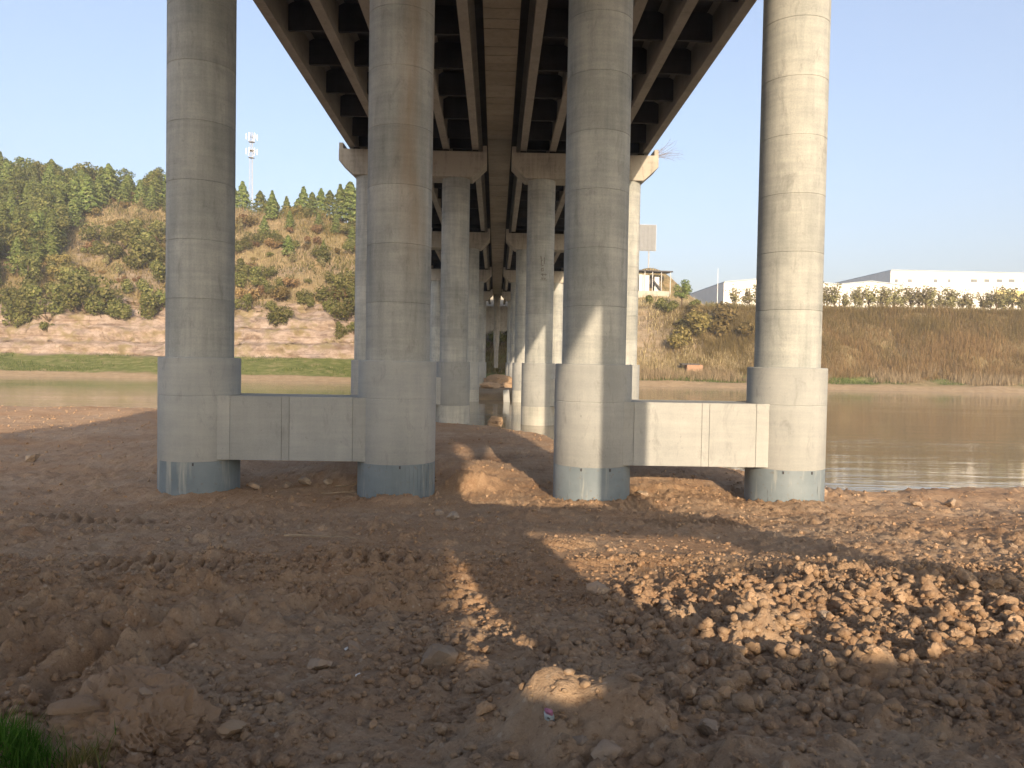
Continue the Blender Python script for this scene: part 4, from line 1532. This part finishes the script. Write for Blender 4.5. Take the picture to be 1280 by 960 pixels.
for i in range(46):
    x = 56 + i * 2.0 + random.uniform(-0.8, 0.8)
    y = 188.5 + random.uniform(-0.8, 1.2)
    if x < 76 and random.random() < 0.6:
        continue
    ppx = proj((x, y, 21))[0]
    if ppx > 1022 and n_t < 30:
        lb = '%s thin young tree to the right of the rightmost column' % ORD[n_t]
        n_t += 1
    else:
        lb = 'thin young tree on the bank top behind or left of the rightmost column' if ppx < 1022 else 'thin young tree beyond the right end of the row'
    plant(BARE[i % 6], 'young_tree', x, y, random.uniform(5.8, 7.8), lb, 'tree', 'young trees in front of the warehouses', 1.3)


# ------------------------------------------------------------------ warehouses, fence, shed, billboard, tower
def warehouse(x0, x1, y0, y1, zb, ridge, label, wins, yellow=None, gable_left=True):
    """long front along x at y0, saw of shallow gables; ridge = [(x, z)...] along the front"""
    wr = root('warehouse', (x0, y0, zb), label, 'warehouse', None)
    pr = [(0, 0)] + [(x1 - x0, 0)] + [(x - x0, z - zb) for x, z in reversed(ridge)]
    MB().extrude(pr, 0, y1 - y0).build('wall', M['white'], wr)
    zl = ridge[0][1] - zb
    MB().box(-0.06, -0.005, 0.0, y1 - y0, 0, zl - 0.02).build('side_wall', M['gable'], wr)
    for (xa_, za_), (xb_, zb_) in zip(ridge[:-1], ridge[1:]):
        MB().poly([(xa_ - x0, -0.4, za_ - zb + 0.05), (xb_ - x0, -0.4, zb_ - zb + 0.05), (xb_ - x0, y1 - y0 + 0.4, zb_ - zb + 0.05), (xa_ - x0, y1 - y0 + 0.4, za_ - zb + 0.05),
                   (xa_ - x0, -0.4, za_ - zb + 0.30), (xb_ - x0, -0.4, zb_ - zb + 0.30), (xb_ - x0, y1 - y0 + 0.4, zb_ - zb + 0.30), (xa_ - x0, y1 - y0 + 0.4, za_ - zb + 0.30)],
                  [(3, 2, 1, 0), (4, 5, 6, 7), (0, 1, 5, 4), (1, 2, 6, 5), (2, 3, 7, 6), (3, 0, 4, 7)]).build('roof', M['roofm'], wr)
    k = 0
    n = int((x1 - x0) / 6)
    for k in range(1, n):
        MB().box(k * 6.0 - 0.06, k * 6.0 + 0.06, -0.05, -0.005, 0, min(z for _, z in ridge) - zb - 0.3).build('cladding_rib', M['white'], wr)
    for (wx, wz, ww, wh) in wins:
        fr = MB().box(wx - ww / 2 - 0.12, wx + ww / 2 + 0.12, -0.09, -0.01, wz - wh / 2 - 0.12, wz + wh / 2 + 0.12).build('window', M['gable'], wr)
        MB().box(wx - ww / 2, wx + ww / 2, -0.12, -0.092, wz - wh / 2, wz + wh / 2).build('pane', M['glass'], fr)
    if yellow:
        a, b, c, d = yellow
        MB().box(a, b, -0.045, -0.008, c, d).build('yellow_band', M['yellow'], wr)
    return wr


# near, lower building with a wavy roof line: px 905..1118
Yw = 236
zb = 18.0


def fx_(px, Y, py=360):
    return at(px, py, Y).x


def fzz(px, py, Y):
    return at(px, py, Y).z


rid = [(fx_(905, Yw), fzz(905, 353, Yw)), (fx_(962, Yw), fzz(962, 348, Yw)), (fx_(1048, Yw), fzz(1048, 356, Yw)), (fx_(1088, Yw), fzz(1088, 352, Yw)), (fx_(1130, Yw), fzz(1130, 357, Yw))]
wl_ = warehouse(rid[0][0], rid[-1][0], Yw, Yw + 55, zb, rid, 'low white warehouse with shallow gabled roof, partly behind the rightmost column',
                [])
Y2 = 300
rid2 = [(fx_(1113, Y2), fzz(1113, 338, Y2)), (fx_(1420, Y2), fzz(1420, 345, Y2))]
x0_ = rid2[0][0]
wins = [(fx_(px, Y2) - x0_, fzz(px, 350, Y2) - zb + (-0.3), wd, 1.2) for px, wd in ((1120, 1.2), (1137, 1.6), (1169, 1.4), (1186, 1.0), (1217, 2.4), (1233, 2.0), (1249, 2.2), (1264, 2.4), (1282, 2.0), (1300, 2.0))]
warehouse(x0_, rid2[-1][0], Y2, Y2 + 75, zb, rid2, 'tall long white warehouse with a row of small windows and yellow band', wins,
          (fx_(1243, Y2) - x0_, fx_(1400, Y2) - x0_, 13.5, 18.0))
pm = root('mast', (fx_(1081, 285), 285, zb), 'thin white mast beside the tall warehouse gable', 'mast')
MB().tube((0, 0, 0), (0, 0, 15.5), 0.16, 0.10, 8).build('pole', M['antenna'], pm)
pm = root('mast', (fx_(897, 226), 226, zb), 'thin pale mast rising left of the low warehouse', 'mast')
MB().tube((0, 0, 0), (0, 0, 15.0), 0.12, 0.05, 8).build('pole', M['antenna'], pm)
pm = root('utility_pole', (fx_(1050, 205), 205, zb), 'short dark pole standing among the young trees', 'pole')
MB().tube((0, 0, -0.3), (0, 0, 5.2), 0.14, 0.10, 8).build('pole', M['darkroof'], pm)
fn = root('bank_fence', (54, 187, 0), 'low dark post fence along the top of the right bank', 'fence')
for i in range(40):
    x = i * 2.6
    MB().box(x - 0.07, x + 0.07, -0.07, 0.07, fz(54 + x, 187) - 0.3, fz(54 + x, 187) + 1.5).build('fence_post', M['darkroof'], fn)
for dz in (0.5, 1.2):
    mb = MB()
    for i in range(39):
        x = i * 2.6
        mb.tube((x, -0.09, fz(54 + x, 187) + dz), (x + 2.6, -0.09, fz(56.6 + x, 187) + dz), 0.03, 0.03, 4)
    mb.build('fence_rail', M['darkroof'], fn)

# shed on posts
Ys = 200
xa0, xa1 = fx_(796, Ys), fx_(834, Ys)
zs = fzz(815, 364, Ys)
sh = root('open_shed', (xa0, Ys, zs), 'small pale shed with flat dark roof on thin posts', 'shed')
W_ = xa1 - xa0
MB().poly([(-0.7, -1.2, 5.1), (W_ + 1.2, -1.2, 4.9), (W_ + 1.2, 6, 5.3), (-0.7, 6, 5.5), (-0.7, -1.2, 5.4), (W_ + 1.2, -1.2, 5.2), (W_ + 1.2, 6, 5.6), (-0.7, 6, 5.8)],
          [(3, 2, 1, 0), (4, 5, 6, 7), (0, 1, 5, 4), (1, 2, 6, 5), (2, 3, 7, 6), (3, 0, 4, 7)]).build('roof', M['darkroof'], sh)
for x in (0.0, 1.9, 3.9, 6.2, W_ + 0.6):
    MB().box(x - 0.09, x + 0.09, -0.9, -0.72, -2.0, 5.08).build('post', M['steel'], sh)
for i in range(4):
    if i == 2:
        continue
    x = 0.7 + i * 1.35
    MB().box(x, x + 1.3, 0.6, 0.75, -0.5, 4.4 - 0.2 * i).build('wall_panel', M['gable'], sh)
MB().box(0.3, 6.4, 3.0, 5.6, -1.0, 3.6).build('inner_wall', M['darkroof'], sh)
MB().box(-0.4, W_ + 0.3, -1.0, 5.5, -2.5, -0.02).build('floor_slab', M['cap'], sh)
MB().poly([(3.7, -0.3, 3.2), (4.0, -0.3, 3.4), (6.6, -0.3, 0.3), (6.3, -0.3, 0.0), (3.7, 0.4, 3.2), (4.0, 0.4, 3.4), (6.6, 0.4, 0.3), (6.3, 0.4, 0.0)],
          [(0, 1, 2, 3), (7, 6, 5, 4), (0, 4, 5, 1), (1, 5, 6, 2), (2, 6, 7, 3), (3, 7, 4, 0)]).build('stair', M['darkroof'], sh)

Yb = 235
bx0, bx1 = fx_(778, Yb), fx_(818.5, Yb)
bz0, bz1 = fzz(800, 313, Yb), fzz(800, 281, Yb)
bd = root('billboard', (bx0, Yb, 0), 'large plain grey billboard on posts above the knoll', 'billboard')
n = 8
for i in range(n):
    w_ = (bx1 - bx0) / n
    MB().box(i * w_ + 0.02, (i + 1) * w_ - 0.02, -0.12, 0.0, bz0, bz1).build('board_panel', M['board'], bd)
MB().box(-0.1, bx1 - bx0 + 0.1, 0.01, 0.25, bz0 - 0.1, bz1 + 0.1).build('frame', M['steel'], bd)
for x in (1.2, (bx1 - bx0) - 2.0):
    MB().tube((x, 0.4, fz(bx0 + x, Yb) - 1), (x, 0.4, bz1), 0.18, 0.16, 8).build('post', M['steel'], bd)

# antenna tower on the ridge
Yt = 300
q = at(314, 246, Yt)
tz1 = fzz(315, 166, Yt)
zt0 = fz(q.x, Yt) - 1
at_ = root('antenna_tower', (q.x, Yt, zt0), 'tall lattice phone mast with white antennas on the ridge', 'antenna tower')
Ht = tz1 - zt0
legs = [Vector((math.cos(a), math.sin(a), 0)) for a in (R(90), R(210), R(330))]
for lg in legs:
    MB().tube(lg * 1.0, lg * 0.55 + Vector((0, 0, Ht)), 0.09, 0.06, 6).build('leg', M['steel'], at_)
mb = MB()
nb = 18
for k in range(nb):
    z0_, z1_ = Ht * k / nb, Ht * (k + 1) / nb
    for i in range(3):
        a_, b_ = legs[i], legs[(i + 1) % 3]
        r0, r1 = 1.0 - 0.45 * k / nb, 1.0 - 0.45 * (k + 1) / nb
        mb.tube(a_ * r0 + Vector((0, 0, z0_)), b_ * r1 + Vector((0, 0, z1_)), 0.035, 0.035, 4)
        mb.tube(a_ * r1 + Vector((0, 0, z1_)), b_ * r1 + Vector((0, 0, z1_)), 0.035, 0.035, 4)
mb.build('bracing', M['steel'], at_)
for lv in (Ht - 2.6, Ht - 5.8, Ht - 8.6):
    MB().lathe([(1.2, 0), (1.2, 0.10)], 18).build('platform', M['steel'], at_, (0, 0, lv - 1.0))
for lv in (Ht - 1.6, Ht - 7.2):
    for k in range(6):
        a = R(60 * k + 20)
        x, y = math.cos(a) * 2.0, math.sin(a) * 2.0
        arm = MB().tube((0, 0, lv), (x, y, lv), 0.05, 0.05, 5).build('antenna_arm', M['steel'], at_)
        pn = MB().box(-0.17, 0.17, -0.09, 0.09, -1.1, 1.1).build('antenna_panel', M['antenna'], at_, (x, y, lv))
        pn.rotation_euler.z = a + math.pi / 2

# concrete block by the right shore, stub and hump in the water under the bridge
q = fhit(866, 466)
ob = root('outfall_block', (q.x, q.y, fz(q.x, q.y) - 0.3), 'low square brown concrete block on the right shore', 'concrete block')
MB().box(-1.5, 1.9, -1.0, 1.0, 0, 1.9).build('body', M['rustred'], ob, bevel=0.05)
MB().box(-2.6, 1.2, -1.1, 1.2, 1.91, 2.2).build('cover_slab', M['darkroof'], ob, bevel=0.03)
q = at(634, 500, 82.5)
st = MB().poly([(-0.35, -0.3, -0.8), (0.35, -0.3, -0.8), (0.35, 0.3, -0.8), (-0.35, 0.3, -0.8), (-0.48, -0.25, 1.15), (0.18, -0.25, 1.2), (0.15, 0.25, 1.25), (-0.46, 0.25, 1.1)],
               [(3, 2, 1, 0), (4, 5, 6, 7), (0, 1, 5, 4), (1, 2, 6, 5), (2, 3, 7, 6), (3, 0, 4, 7)]).build('leaning_stub', M['collar'], None, (q.x, 82.5, 0), bevel=0.05)
tag(st, 'short leaning pale concrete stub in the water under the bridge', 'concrete stub')
hm = link('boulder', rock_mesh('boulder', 4, 77, 0.4, False), M['clod'], None, (at(619, 530, 49).x, 49, 0.25))
hm.scale = (0.95, 0.9, 0.62)
tag(hm, 'rounded earth lump at the water edge between the second piers', 'boulder')
for (px, py, Y, s_) in ((604, 470, 118, 1.6), (622, 474, 112, 2.2), (636, 478, 108, 1.5), (612, 480, 100, 1.3), (640, 470, 122, 1.8)):
    q = at(px, py, Y)
    o = link('mud_boulder', rock_mesh('mud_boulder', 3, int(px), 0.4, False), M['clod'], None, (q.x, Y, fz(q.x, Y) + s_ * 0.2))
    o.scale = (s_, s_, s_ * 0.7)
    tag(o, 'brown boulder on the mud tongue under the far bridge spans', 'boulder', 'boulders under the far spans')


# the faint afternoon haze over the river: one closed box round the camera and everything built
hz = NT('thin_haze')
hz.t.nodes.remove(hz.b)
vol = hz.n('ShaderNodeVolumePrincipled')
vol.inputs['Color'].default_value = (0.86, 0.92, 1.0, 1)
vol.inputs['Density'].default_value = 0.0004
vol.inputs['Anisotropy'].default_value = 0.0
hz.l(vol.outputs[0], hz.out.inputs['Volume'])
tag(MB().box(-3100, 3100, -400, 5100, -3.3, 105).build('haze', hz.m), 'thin pale haze over the river valley', None, None, 'stuff')
